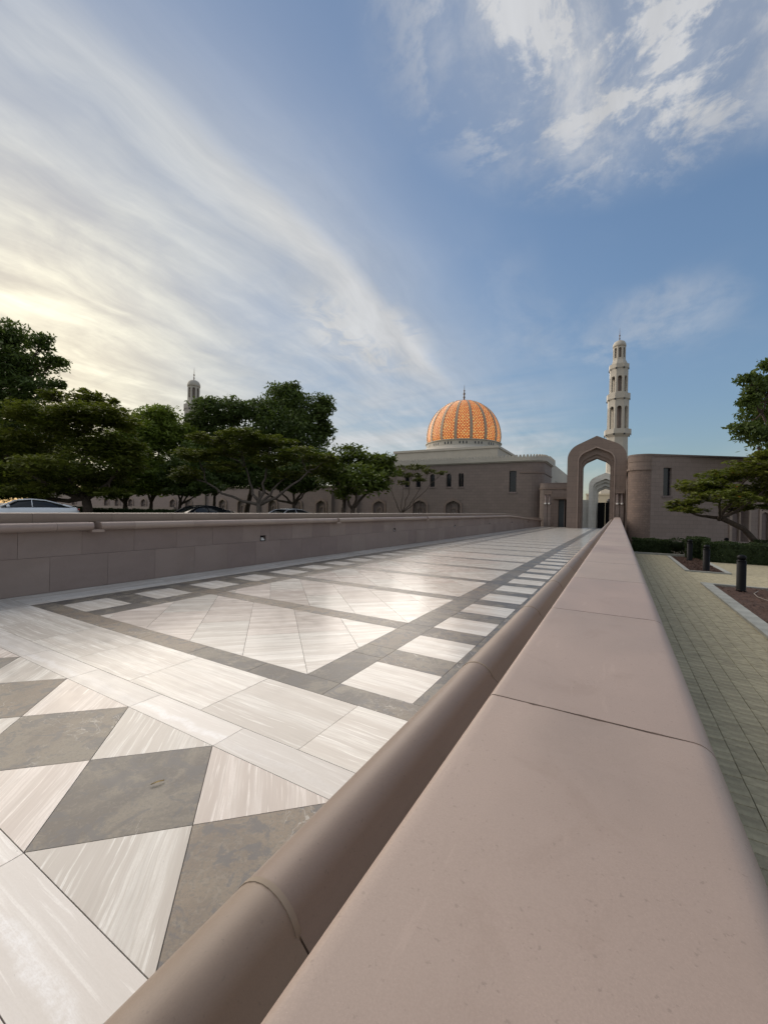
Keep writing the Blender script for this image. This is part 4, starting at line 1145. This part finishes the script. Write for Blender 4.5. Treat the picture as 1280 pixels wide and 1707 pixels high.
def tree(name, label, cat, base, D, clumps, leaf='leaf', bark='bark', s=0.32, dens=1.0, flatness=0.6, trunk_r=0.16, fork=0.45, seed=1, group='trees', tw=True, lean=None, sub=0.42, flat_=0.6, extra=None, zb=None, subs=1.0, stems=1):
    rngl = np.random.default_rng(seed); rnd = random.Random(seed)
    b0 = W(base[0], base[1], D)
    gz = zb if zb is not None else lz(b0.y)
    t = thing(name, label, cat, (b0.x, b0.y, gz), group=group)
    cs = []
    for cl in clumps:
        px, py, rx, ry = cl[:4]; dd = cl[4] if len(cl) > 4 else rnd.uniform(-1, 1) * 1.1
        c = W(px, py, D + dd); wx, wz = rx / FPX * D * 1.12, ry / FPX * D * 1.2
        cs.append((c, wx, wz))
    P = []
    org = np.array([b0.x, b0.y, gz])
    for c, wx, wz in cs:
        nk = max(6, int(13 * subs * (1 + wx / 1.0)))
        tot = int(dens * 17 * math.pi * wx * max(wz, 0.3) / (s * s / 2.4))
        P.append(clump_points(np.array(c) - org, wx, wx * 0.85, wz, nk, max(6, tot // nk), rngl, sub=sub, flat_=flat_))
    P = np.concatenate(P)
    me = leaf_mesh('crown', P, s, flatness, rngl); me.materials.append(M[leaf])
    o = bpy.data.objects.new('crown', me); COL.objects.link(o); o.parent = t; o['kind'] = 'stuff'
    if extra:
        me = leaf_mesh('blossom', P[rngl.integers(0, len(P), extra)] + rngl.normal(0, 0.03, (extra, 3)), s * 0.7, flatness, rngl); me.materials.append(M['leafor'])
        o = bpy.data.objects.new('blossom', me); COL.objects.link(o); o.parent = t; o['kind'] = 'stuff'
    # trunk, limbs, twigs
    cen = sum((c for c, _, _ in cs), Vector()) / len(cs) - Vector(org)
    topz = min(c.z for c, _, _ in cs) - gz
    fk = Vector((lean[0], lean[1], lean[2])) if lean else Vector((cen.x * 0.12, cen.y * 0.12, max(0.8, topz * fork + 0.4)))
    mb = MB()
    for st in range(stems):
        ox = (st - (stems - 1) / 2) * 0.75
        pts = [Vector((ox, 0, -0.15)), Vector((ox * 1.1 + rnd.uniform(-.05, .05), rnd.uniform(-.05, .05), fk.z * 0.35)), Vector((fk.x * 0.6 + ox * 1.2, fk.y * 0.5, fk.z * 0.72)), fk + Vector((ox * 1.3, 0, 0))]
        if lean: pts = [Vector((0, 0, -0.15)), Vector((lean[0] * 0.12, lean[1] * 0.1, fk.z * 0.38)), Vector((lean[0] * 0.42, lean[1] * 0.4, fk.z * 0.72)), fk]
        mb.tube(pts, [trunk_r * 1.25, trunk_r, trunk_r * 0.88, trunk_r * 0.75], 10)
    mb.build('trunk', M[bark], t)
    lim = MB()
    ends = [(c - Vector(org), wx, wz) for c, wx, wz in cs]
    nm = min(len(ends), 5)
    order = [max(range(len(ends)), key=lambda i: ends[i][1])]
    while len(order) < nm:
        order.append(max((i for i in range(len(ends)) if i not in order), key=lambda i: min((ends[i][0] - ends[j][0]).length for j in order)))
    mains = []
    def crooked(a, b_, ra, rb__, n_=6, sag=0.06, wob=0.10):
        L = (b_ - a).length; pts = []
        for i in range(n_ + 1):
            f = i / n_; p = a.lerp(b_, f)
            k = math.sin(math.pi * f)
            p = p + Vector((rnd.uniform(-1, 1) * wob * k * L * 0.5, rnd.uniform(-1, 1) * wob * k * L * 0.5, -sag * L * k + rnd.uniform(-1, 1) * wob * k * L * 0.3))
            pts.append(p)
        lim.tube(pts, [ra + (rb__ - ra) * i / n_ for i in range(n_ + 1)], 7)
        return pts
    for i in order:
        e = ends[i][0]; st = fk + Vector((0, 0, rnd.uniform(-0.15, 0.0)))
        if stems > 1: st += Vector((rnd.choice((-0.45, 0.45)), 0, 0))
        e2_ = st.lerp(e, 0.72)
        mains.append(crooked(st, e2_, trunk_r * 0.6, trunk_r * 0.26))
    for i, (e, wx, wz) in enumerate(ends):
        best = min(((p - e).length, mi, k) for mi, mp in enumerate(mains) for k, p in enumerate(mp) if k >= 2)
        p0_ = mains[best[1]][best[2]]
        sec = crooked(p0_, e, trunk_r * 0.24, trunk_r * 0.08, 5, 0.03, 0.16)
        for _ in range(4 if tw else 0):
            a_ = sec[rnd.randrange(2, 5)]
            b_ = e + Vector((rnd.uniform(-wx, wx) * 0.75, rnd.uniform(-wx, wx) * 0.6, rnd.uniform(-0.3, 0.75) * wz))
            crooked(a_, b_, trunk_r * 0.10, trunk_r * 0.025, 4, 0.0, 0.2)
    lim.build('limbs', M[bark], t)
    return t
G = 'trees behind the left wall'
tree('shade_tree', 'tall dark tree reaching highest at the left edge, behind the feathery tree', 'tree', (-30, 852, 36)[:2], 36,
     [(-25, 590, 60, 40), (22, 560, 26, 26), (70, 572, 20, 16), (88, 605, 22, 12), (40, 615, 40, 26), (-10, 650, 60, 34), (58, 648, 34, 16), (-70, 640, 60, 60), (95, 640, 14, 8), (30, 690, 55, 25), (-60, 730, 70, 50), (10, 740, 50, 35)], 'leafdk', s=0.42, dens=0.75, flatness=0.35, trunk_r=0.3, seed=3, group=G, sub=0.5)
tree('flame_tree', 'broad feathery flame tree with thick brown trunk, right behind the white car', 'tree', (147, 852), 30,
     [(60, 690, 60, 20), (150, 665, 38, 14), (118, 715, 70, 22), (205, 705, 34, 16), (30, 745, 70, 26), (170, 745, 70, 24), (100, 780, 85, 24), (215, 772, 36, 22), (175, 800, 50, 16), (-10, 790, 60, 26), (90, 660, 28, 10), (60, 818, 66, 14), (130, 815, 56, 12), (185, 822, 40, 10), (0, 822, 50, 14), (200, 745, 40, 22), (170, 690, 44, 18), (125, 690, 44, 18), (190, 670, 12, 6), (140, 652, 10, 5), (-40, 730, 50, 40)], 'leaf', s=0.38, flatness=0.8, trunk_r=0.34, fork=0.7, seed=5, group=G, subs=1.5, sub=0.34, flat_=0.4)
tree('shade_tree', 'dark round tree in the shade behind the white car, trunk near the left edge', 'tree', (98, 852), 40,
     [(50, 770, 60, 36), (0, 780, 60, 40), (110, 790, 50, 28), (70, 735, 60, 30), (30, 815, 60, 14), (-60, 780, 60, 50)], 'leafdk', s=0.45, flatness=0.4, trunk_r=0.2, seed=8, group=G)
tree('shade_tree', 'round green tree just right of the thick-trunked flame tree', 'tree', (209, 852), 38,
     [(222, 715, 40, 24), (205, 755, 48, 34), (225, 795, 48, 22), (180, 800, 30, 16), (205, 818, 46, 9)], 'leafbr', s=0.4, flatness=0.45, trunk_r=0.24, seed=9, group=G)
tree('shade_tree', 'bright green tree whose top catches light below the left minaret', 'tree', (251, 852), 41,
     [(268, 700, 40, 22), (245, 730, 46, 26), (292, 735, 40, 28), (270, 690, 26, 14), (262, 785, 58, 28), (236, 700, 20, 14), (262, 815, 50, 10)], 'leafbr', s=0.42, flatness=0.45, trunk_r=0.20, seed=10, group=G)
tree('shade_tree', 'small dark tree standing between the bright tree and the tall round one', 'tree', (298, 852), 37,
     [(312, 770, 36, 34), (295, 800, 36, 16), (330, 800, 30, 14), (305, 818, 36, 8), (345, 812, 30, 10)], 'leafdk', s=0.4, flatness=0.4, trunk_r=0.17, seed=12, group=G)
tree('shade_tree', 'dark dense tree right of the left minaret with a lumpy rounded top', 'tree', (357, 852), 43,
     [(352, 688, 34, 24), (392, 685, 28, 24), (330, 720, 30, 30), (375, 735, 54, 40), (345, 785, 56, 28), (400, 780, 40, 26), (335, 675, 14, 10)], 'leafdk', s=0.42, flatness=0.35, trunk_r=0.17, seed=14, group=G)
tree('shade_tree', 'tallest round-topped dark green tree in the middle of the row', 'tree', (411, 852), 46,
     [(470, 662, 34, 24), (435, 685, 30, 26), (500, 690, 42, 34), (538, 676, 20, 22), (536, 715, 22, 30), (480, 720, 56, 34), (510, 755, 48, 24), (430, 740, 36, 30), (485, 645, 16, 10)], 'leafdk', s=0.42, flatness=0.35, trunk_r=0.30, seed=15, group=G, dens=0.9)
tree('shade_tree', 'shaded low-crowned tree with a slanting trunk in the middle of the row', 'tree', (491, 852), 41,
     [(490, 785, 48, 26), (525, 770, 34, 22), (455, 790, 32, 22), (500, 812, 30, 10), (455, 806, 36, 12), (400, 800, 40, 14), (525, 800, 28, 14)], 'leafdk', s=0.4, flatness=0.4, trunk_r=0.22, seed=16, group=G)
tree('flame_tree', 'spreading feathery tree with forked pale trunk behind the dark car', 'tree', (432, 855), 31,
     [(400, 722, 42, 9), (352, 732, 46, 11), (452, 735, 46, 10), (330, 758, 42, 13), (500, 758, 50, 12), (536, 785, 36, 13), (400, 752, 56, 13), (455, 768, 46, 12), (310, 790, 28, 14), (375, 778, 36, 10), (545, 765, 22, 8), (420, 738, 40, 9), (480, 790, 40, 9)], 'leaf', 'barkpale', s=0.33, flatness=0.85, trunk_r=0.22, fork=0.35, seed=21, group=G, subs=1.5, sub=0.34, flat_=0.35)
tree('broadleaf_tree', 'twin-trunked broad-leaved tree left of the brown hall', 'tree', (578, 855), 33,
     [(583, 758, 28, 18), (620, 773, 34, 18), (560, 790, 36, 22), (600, 800, 48, 22), (640, 785, 26, 14), (645, 768, 14, 10), (572, 822, 32, 8), (548, 768, 16, 12), (630, 810, 24, 10)], 'leafmid', s=0.42, flatness=0.5, trunk_r=0.22, seed=23, group=G, dens=0.85, stems=2)
tree('thin_tree', 'small sparse tree with thin bare forks in front of the brown hall', 'tree', (667, 856), 37,
     [(690, 779, 30, 4), (660, 786, 18, 6), (716, 786, 18, 4), (736, 788, 8, 3), (646, 800, 10, 6), (683, 792, 26, 4), (700, 800, 14, 3), (672, 805, 12, 4)], 'leafsp', 'bark', s=0.26, flatness=0.5, trunk_r=0.085, fork=0.25, seed=25, group=G, dens=0.55)
tree('leaning_tree', 'feathery flame tree on a curved leaning trunk behind the right hedge', 'tree', (1268, 935), 22.5,
     [(1138, 838, 24, 9), (1160, 812, 38, 14), (1205, 795, 44, 15), (1255, 780, 44, 16), (1200, 828, 54, 13), (1262, 820, 46, 20), (1310, 790, 50, 30), (1152, 850, 32, 7), (1226, 846, 30, 9), (1272, 760, 28, 9), (1122, 846, 13, 6), (1185, 812, 40, 12), (1300, 840, 40, 16)], 'leaf', 'bark', s=0.27, flatness=0.85, trunk_r=0.17, seed=27, group='trees right of the walkway', subs=1.6, sub=0.34, flat_=0.35, extra=260, zb=RG, lean=(-2.0, -0.9, 2.15))
tree('shade_tree', 'tall blue-green tree cut by the right edge of the picture', 'tree', (1330, 930), 27,
     [(1278, 640, 26, 20), (1248, 632, 16, 9), (1292, 690, 50, 36), (1250, 672, 16, 14), (1238, 713, 22, 9), (1268, 722, 34, 16), (1288, 608, 18, 11), (1305, 745, 40, 20), (1330, 640, 30, 40), (1255, 655, 14, 10)], 'leafdk', s=0.34, flatness=0.3, trunk_r=0.25, seed=29, group='trees right of the walkway', zb=RG, sub=0.5)

def hedge(name, label, loc, sx, sy, sz, rz=0, s=0.09, round_=0.0, seed=1, mk='hedge', group=None, dens=1.0):
    """clipped hedge: dark inner mass and leaf-sized faces all over it"""
    r_ = np.random.default_rng(seed)
    t = thing(name, label, 'hedge' if 'hedge' in name else 'shrub', loc, rz, group=group)
    A_ = 2 * (sx * sz + sy * sz) * 1.0 + sx * sy
    n_ = int(dens * A_ / (s * s) * 6)
    p = r_.uniform(-1, 1, (n_, 3)); ax = r_.choice(3, n_, p=[0.2, 0.4, 0.4])
    sg = np.sign(r_.uniform(-1, 1, n_))
    jit = 1 - np.abs(r_.normal(0, 0.05, n_))
    p[np.arange(n_), ax] = sg * jit
    if round_:
        l = np.linalg.norm(p[:, :], axis=1); k = (1 - round_) + round_ * (1.15 / np.maximum(l, 1e-3)); p = p * np.minimum(k, 1.1)[:, None]
    p[:, 2] = np.abs(p[:, 2]) if False else p[:, 2]
    low_n = np.sin(p[:, 0] * sx * 3.1 + 1) * 0.03 + np.sin(p[:, 1] * 4 + p[:, 0] * sx * 1.7) * 0.03
    C = p * np.array([sx / 2, sy / 2, sz / 2]) + np.array([0, 0, sz / 2]); C[:, 2] += low_n * (C[:, 2] / sz)
    C += r_.normal(0, 0.015, C.shape)
    me = leaf_mesh('foliage', C, s, 0.1, r_, 1.8); me.materials.append(M[mk])
    o = bpy.data.objects.new('foliage', me); COL.objects.link(o); o.parent = t; o['kind'] = 'stuff'
    core = MB()
    k = 0.86 if not round_ else 0.62
    if round_: core.lathe([(0.02, 0.08 * sz), (0.35, 0.2 * sz), (0.42, 0.5 * sz), (0.35, 0.75 * sz), (0.05, 0.86 * sz)], 10); core.v = [(a * sx, b_ * sy, c) for a, b_, c in core.v]
    else: core.box(-sx / 2 + 0.06, sx / 2 - 0.06, -sy / 2 + 0.06, sy / 2 - 0.06, 0.0, sz - 0.07)
    core.build('inner_branches', M['hedge'], t)
    return t

# ---------------------------------------------------------------- right side: brick path, kerbs, beds, bollards, hedges
pth = struct(MB().box(0.131, 2.31, -3, 27.0, RG - 0.058, RG - 0.012).build('brick_path', M['paverbed']))
cross_p = struct(MB().box(2.311, 30, 16.35, 19.65, RG - 0.058, RG - 0.0125).build('cross_path', M['paverbed']))
bw, bl = 0.196, 0.13
pr = random.Random(3); near_b = []; farb = MB(); count = 0
bricks = []
ci = 0; x = 0.135
while x < 2.30:
    y = -2.9 - (bl / 2 if ci % 2 else 0)
    while y < 27:
        bricks.append((x, y, bw, bl)); y += bl
    x += bw; ci += 1
vis = [b_ for b_ in bricks if b_[0] > 0.72 and b_[1] > 3.4 and b_[0] * 1.0 < 0.25 + b_[1] * 0.55]
vis.sort(key=lambda b_: b_[1]); near = set(vis[:290])
shapes = []
for k in range(4):
    e_ = 0.002; mb = MB()
    mb.box(-bw / 2 + e_, bw / 2 - e_, -bl / 2 + e_, bl / 2 - e_, -0.012, -0.003)
    mb.v = mb.v[:4] + [(p[0] * 1, p[1], p[2]) for p in mb.v[4:]]
    z = -0.0; e2 = 0.005
    kk = len(mb.v)
    mb.add([(-bw / 2 + e_, -bl / 2 + e_, -0.0028), (bw / 2 - e_, -bl / 2 + e_, -0.0028), (bw / 2 - e_, bl / 2 - e_, -0.0028), (-bw / 2 + e_, bl / 2 - e_, -0.0028),
            (-bw / 2 + e2, -bl / 2 + e2, 0), (bw / 2 - e2, -bl / 2 + e2, 0), (bw / 2 - e2, bl / 2 - e2, 0), (-bw / 2 + e2, bl / 2 - e2, 0)],
           [(4, 5, 6, 7), (0, 1, 5, 4), (1, 2, 6, 5), (2, 3, 7, 6), (3, 0, 4, 7)])
    me = mb.mesh('brick'); me.materials.append(M['paver']); shapes.append(me); break
for b_ in bricks:
    cx, cy = b_[0] + bw / 2, b_[1] + bl / 2; dz_ = pr.uniform(-0.002, 0.002)
    if b_ in near:
        inst('brick', shapes[0], pth, (cx, cy, RG + dz_), rot=(pr.uniform(-.01, .01), pr.uniform(-.01, .01), pr.uniform(-.008, .008)))
    else:
        e2 = 0.005; farb.add([(cx - bw / 2 + e2, cy - bl / 2 + e2, RG + dz_), (cx + bw / 2 - e2, cy - bl / 2 + e2, RG + dz_), (cx + bw / 2 - e2, cy + bl / 2 - e2, RG + dz_), (cx - bw / 2 + e2, cy + bl / 2 - e2, RG + dz_),
                              (cx - bw / 2, cy - bl / 2, RG - 0.012), (cx + bw / 2, cy - bl / 2, RG - 0.012), (cx + bw / 2, cy + bl / 2, RG - 0.012), (cx - bw / 2, cy + bl / 2, RG - 0.012)],
                             [(0, 1, 2, 3), (4, 5, 1, 0), (5, 6, 2, 1), (6, 7, 3, 2), (7, 4, 0, 3)])
farb.build('far_bricks', M['paver'], pth, kind='stuff')
cb = MB(); x = 2.32; ci = 0
while x < 9.0:
    y = 16.38
    while y < 19.55:
        dz_ = pr.uniform(-0.002, 0.002) + RG
        cb.add([(x + .005, y + .005, dz_), (x + .245, y + .005, dz_), (x + .245, y + .12, dz_), (x + .005, y + .12, dz_), (x, y, RG - .012), (x + .25, y, RG - .012), (x + .25, y + .125, RG - .012), (x, y + .125, RG - .012)],
               [(0, 1, 2, 3), (4, 5, 1, 0), (5, 6, 2, 1), (6, 7, 3, 2), (7, 4, 0, 3)])
        y += 0.125
    x += 0.25
cb.build('cross_bricks', M['paver'], cross_p, kind='stuff')
struct(MB().box(3.75, 30, 19.66, 24.6, RG - 0.058, RG - 0.004).build('forecourt', M['paver']))
# kerb of separate blocks (near bed)
kb = thing('kerb', 'pale concrete block kerb between the brick path and the near mulch bed', 'kerb', (2.45, 0, RG))
y = -2.6
while y < 16.2:
    l_ = min(0.55, 16.3 - y)
    mb = MB(); mb.box(-0.135, 0.135, 0.004, l_ - 0.004, -0.05, 0.055); o = mb.build('kerb_block', M['kerb'], kb, loc=(0, y, pr.uniform(-.002, .002))); y += 0.55
MB().box(0.14, 4.2, 16.16, 16.30, -0.05, 0.05).build('end_kerb', M['kerb'], kb)
MB().box(4.1, 4.25, -2.6, 16.15, -0.05, 0.05).build('far_side_kerb', M['kerb'], kb)
kb2 = thing('kerb', 'narrow pale kerb around the far triangular mulch bed', 'kerb', (2.3, 0, RG))
MB().box(0.012, 0.16, 19.66, 26.4, -0.05, 0.05).build('path_kerb', M['kerb'], kb2)
MB().box(0.165, 1.40, 19.66, 19.78, -0.05, 0.045).build('front_kerb', M['kerb'], kb2)
MB().box(1.26, 1.44, 19.785, 24.6, -0.05, 0.045).build('court_kerb', M['kerb'], kb2)
MB().box(-2.0, 3.6, 27.02, 27.2, -0.05, 0.09).build('back_kerb', M['kerb'], kb2)
# mulch beds: bumpy sheets with loose chips
def mulch(name, x0, x1, y0, y1, label_n, seed):
    r_ = np.random.default_rng(seed); nx_, ny_ = 24, 60
    X_, Y_ = np.meshgrid(np.linspace(x0, x1, nx_), np.linspace(y0, y1, ny_)); Z_ = RG + 0.0 + r_.normal(0, 0.008, X_.shape) + 0.02 * np.sin(X_ * 5) * np.sin(Y_ * 3)
    vs = np.stack([X_, Y_, Z_], -1).reshape(-1, 3).tolist()
    fs = [(j * nx_ + i, j * nx_ + i + 1, (j + 1) * nx_ + i + 1, (j + 1) * nx_ + i) for j in range(ny_ - 1) for i in range(nx_ - 1)]
    o = struct(MB().add(vs, fs).build(name, M['mulch']))
    n_ = 9000; C = np.stack([r_.uniform(x0, x1, n_), r_.uniform(y0, y1, n_), RG + 0.02 + r_.uniform(0, 0.03, n_)], 1)
    me = leaf_mesh('wood_chips', C, 0.09, 0.9, r_, 3.5, 0); me.materials.append(M['mulch'])
    c = bpy.data.objects.new('wood_chips', me); COL.objects.link(c); c['kind'] = 'stuff'; c.parent = o
M['hose'] = flat('pale_drip_hose', (0.28, 0.25, 0.21), 0.7)
hp = [(2.95 + 0.16 * math.sin(t * 1.3) + 0.05 * t, 9.2 + t * 0.62, RG + 0.055) for t in range(0, 11)]
tag(MB().tube(hp, [0.009] * len(hp), 6).build('drip_hose', M['hose']), 'thin pale irrigation hose lying across the near mulch bed', 'hose')
mulch('near_mulch_bed', 2.59, 6.54, -2.6, 16.15, '', 4)
mulch('far_mulch_bed', 2.47, 3.55, 19.79, 26.3, '', 5)
# bollards
def bollard_parts(t):
    MB().lathe([(0.125, 0), (0.13, 0.02), (0.112, 0.035), (0.112, 0.86)], 28).build('post', M['blackmetal'], t)
    MB().lathe([(0.112, 0.86), (0.118, 0.865), (0.118, 0.885), (0.085, 0.895), (0.085, 0.925)], 28).build('collar', M['blackmetal'], t)
    MB().lathe([(0.085, 0.92), (0.105, 0.935), (0.112, 0.965), (0.104, 1.0), (0.08, 1.03), (0.045, 1.048), (0.004, 1.055)], 28).build('cap', M['blackmetal'], t)
bl0 = thing('bollard', 'nearest black domed bollard, standing at the corner of the near mulch bed', 'bollard', (3.13, 15.4, RG), group='black bollards'); bollard_parts(bl0)
for (x, y, lb_) in ((3.02, 20.05, 'black domed bollard at the front edge of the far mulch bed'), (3.02, 24.3, 'third black bollard half hidden at the left end of the long hedge'), (5.1, 28.3, 'black bollard of which only the cap shows above the long hedge')):
    r_ = bl0.copy(); COL.objects.link(r_); r_.location = (x, y, RG); r_['label'] = lb_
    for c in list(bl0.children):
        k = c.copy(); COL.objects.link(k); k.parent = r_
hedge('hedge', 'long box-clipped dark hedge behind the bollards on the right', (8.55, 25.2, RG), 9.8, 0.95, 0.93, 0, 0.10, seed=41, group='clipped hedges')
hedge('hedge', 'clipped hedge running back from the left end of the long hedge', (3.75, 27.4, RG), 1.0, 3.2, 1.0, R(-8), 0.10, seed=42, group='clipped hedges')
hedge('low_hedge', 'small flat-topped hedge against the rounded corner of the right hall', (1.72, 28.6, RG), 1.9, 0.9, 0.78, 0, 0.10, seed=43, group='clipped hedges')
hedge('garden_shrub', 'loose airy shrub between the two clipped hedges', (3.0, 29.4, RG), 1.2, 0.9, 0.80, 0, 0.12, 0.8, seed=44, dens=0.35)
hedge('garden_shrub', 'rounded shrub rising behind the long hedge beside the leaning trunk', (7.6, 29.5, RG), 2.6, 1.2, 0.95, 0, 0.12, 0.7, seed=45, dens=0.7)
for k, (px, d, wd, lb_) in enumerate(((205, 33, 9.0, 'low dark hedge at the feet of the tree trunks behind the white car'), (300, 34, 5.0, 'low dark hedge behind the black car'), (60, 31, 8.0, 'low hedge behind the white car at the left edge'))):
    q = W(px, 845, d); hedge('low_hedge', lb_, (q.x, q.y, lz(q.y)), wd, 1.0, 1.0 if k != 1 else 0.9, R(30), 0.16, seed=50 + k, group='low hedges under the trees')

# ---------------------------------------------------------------- cars
def make_car(label, paint, loc, heading):
    t = thing('parked_car', label, 'car', loc, heading, group='cars behind the left wall')
    # heading: local +x is the front.  stations: x, half width at sill, half width at belt, sill z, belt z
    st = [(-2.42, .60, .66, .42, .78), (-2.36, .78, .80, .28, .98), (-2.0, .86, .86, .22, 1.02), (-1.2, .90, .89, .20, 1.00), (0.0, .91, .90, .20, .97), (0.95, .90, .89, .20, .95), (1.7, .88, .84, .22, .86), (2.2, .80, .74, .26, .74), (2.42, .58, .56, .34, .60)]
    vs = []; fs = []
    for x, ws, wb_, zs_, zb_ in st:
        vs += [(x, -ws * .9, zs_), (x, -ws, zs_ + .12), (x, -ws * 1.01, (zs_ + zb_) / 2), (x, -wb_, zb_ - .07), (x, -wb_ * .9, zb_), (x, 0, zb_ + .035),
               (x, wb_ * .9, zb_), (x, wb_, zb_ - .07), (x, ws * 1.01, (zs_ + zb_) / 2), (x, ws, zs_ + .12), (x, ws * .9, zs_)]
    m_ = 11
    for j in range(len(st) - 1):
        for i in range(m_):
            k = (i + 1) % m_; fs.append((j * m_ + i, (j + 1) * m_ + i, (j + 1) * m_ + k, j * m_ + k)[::-1])
    fs += [tuple(range(m_)), tuple(reversed(range((len(st) - 1) * m_, len(st) * m_)))]
    o = MB().add(vs, fs, True).build('body', M[paint], t)
    sub_ = o.modifiers.new('round', 'SUBSURF'); sub_.levels = 1; sub_.render_levels = 2
    # greenhouse: dark glass volume under a painted roof
    gh = [(-1.95, .70, .99), (-1.25, .62, 1.27), (-0.75, .59, 1.40), (-0.1, .60, 1.45), (0.45, .60, 1.41), (1.25, .74, .96)]
    vs = []; fs = []
    for x, wt, zt in gh:
        vs += [(x, -.84, .95), (x, -wt, zt - .03), (x, -wt * .8, zt), (x, wt * .8, zt), (x, wt, zt - .03), (x, .84, .95)]
    for j in range(len(gh) - 1):
        for i in range(5): fs.append((j * 6 + i, j * 6 + 6 + i, j * 6 + 7 + i, j * 6 + 1 + i)[::-1])
    MB().add(vs, fs, True).build('cabin_glass', M['carglass'], t)
    # roof skin with pillars
    rf = MB(); vs = []; fs = []
    rl = [(-1.62, .655, 1.14), (-1.25, .62, 1.27), (-0.75, .59, 1.40), (-0.1, .60, 1.45), (0.45, .60, 1.41), (0.60, .615, 1.345)]
    for x, wt, zt in rl: vs += [(x, -wt - .012, zt - .04), (x, -wt * .8, zt + .012), (x, 0, zt + .03), (x, wt * .8, zt + .012), (x, wt + .012, zt - .04)]
    for j in range(len(rl) - 1):
        for i in range(4): fs.append((j * 5 + i, j * 5 + 5 + i, j * 5 + 6 + i, j * 5 + 1 + i)[::-1])
    rf.add(vs, fs, True)
    for s_ in (-1, 1):
        rf.tube([(0.60, s_ * .625, 1.36), (1.28, s_ * .80, .96)], [.035, .05], 6)          # windscreen pillar
        rf.tube([(-1.60, s_ * .66, 1.13), (-2.02, s_ * .78, .99)], [.06, .08], 6)          # rear pillar
        rf.tube([(-0.1, s_ * .625, 1.41), (-0.15, s_ * .85, .96)], [.02, .03], 6)
        rf.tube([(-1.6, s_ * .675, 1.13), (-0.75, s_ * .615, 1.375), (-0.1, s_ * .62, 1.425), (0.6, s_ * .63, 1.35)], [.028] * 4, 6)
    rf.build('roof', M[paint], t)
    for s_ in (-1, 1):
        MB().lathe([(.02, -.09), (.07, -.06), (.085, 0), (.07, .06), (.02, .09)], 10).build('wing_mirror', M[paint], t, loc=(0.92, s_ * 1.0, 1.0))
        MB().box(2.26, 2.40, s_ * .62 - .15, s_ * .62 + .15, .60, .70).build('headlight', M['headl'], t)
        MB().box(-2.44, -2.34, s_ * .62 - .16, s_ * .62 + .16, .80, .92).build('tail_light', M['tail'], t)
        for xw in (-1.42, 1.42):
            o = MB().lathe([(.2, -.11), (.31, -.11), (.33, -.08), (.33, .08), (.31, .11), (.2, .11)], 24).build('tyre', M['tyre'], t, loc=(xw, s_ * .80, .33)); o.rotation_euler = (R(90), 0, 0)
            o2 = MB().lathe([(.02, -.10), (.20, -.09), (.21, .09), (.02, .10)], 10, smooth=False).build('rim', M['steel'], t, loc=(xw, s_ * .815, .33)); o2.rotation_euler = (R(90), 0, 0)
    return t
def car_at(px, depth, head, label, paint, top):
    q = W(px, 850, depth)
    make_car(label, paint, (q.x, q.y, top - 1.47), R(head))
car_at(48, 25.0, -108, 'white sedan with dark windows at the left edge behind the low wall', 'carwhite', 1.41)
car_at(334, 27.0, -95, 'black sedan showing only its roof and mirrors above the wall', 'carblack', 1.26)
car_at(480, 28.5, -95, 'silver car of which only the roofline shows above the wall', 'carsilver', 1.17)

# ---------------------------------------------------------------- small things
def curl(name, label, cat, loc, L, wd, rz, mk, bend=0.35):
    mb = MB(); vs = []; fs = []; n_ = 8
    for i in range(n_ + 1):
        s_ = i / n_; w_ = wd * math.sin(math.pi * min(max(s_, 0.03), 0.97)) ** 0.7
        x_ = (s_ - 0.5) * L; y_ = bend * L * (s_ - 0.5) ** 2; z_ = 0.004 + 0.002 * math.sin(math.pi * s_)
        vs += [(x_, y_ - w_ / 2, z_ + 0.003), (x_, y_, z_), (x_, y_ + w_ / 2, z_ + 0.003)]
    for i in range(n_):
        for j in range(2): fs.append((3 * i + j, 3 * i + 3 + j, 3 * i + 4 + j, 3 * i + 1 + j))
    mb.add(vs, fs, True)
    return tag(mb.build(name, M[mk], loc=loc, rz=rz), label, cat)
curl('dry_leaf', 'small curled yellow leaf lying on the dark diamond tile', 'leaf', (-1.625, 1.008, 0.001), 0.05, 0.010, R(65), 'dryleaf', 0.12)
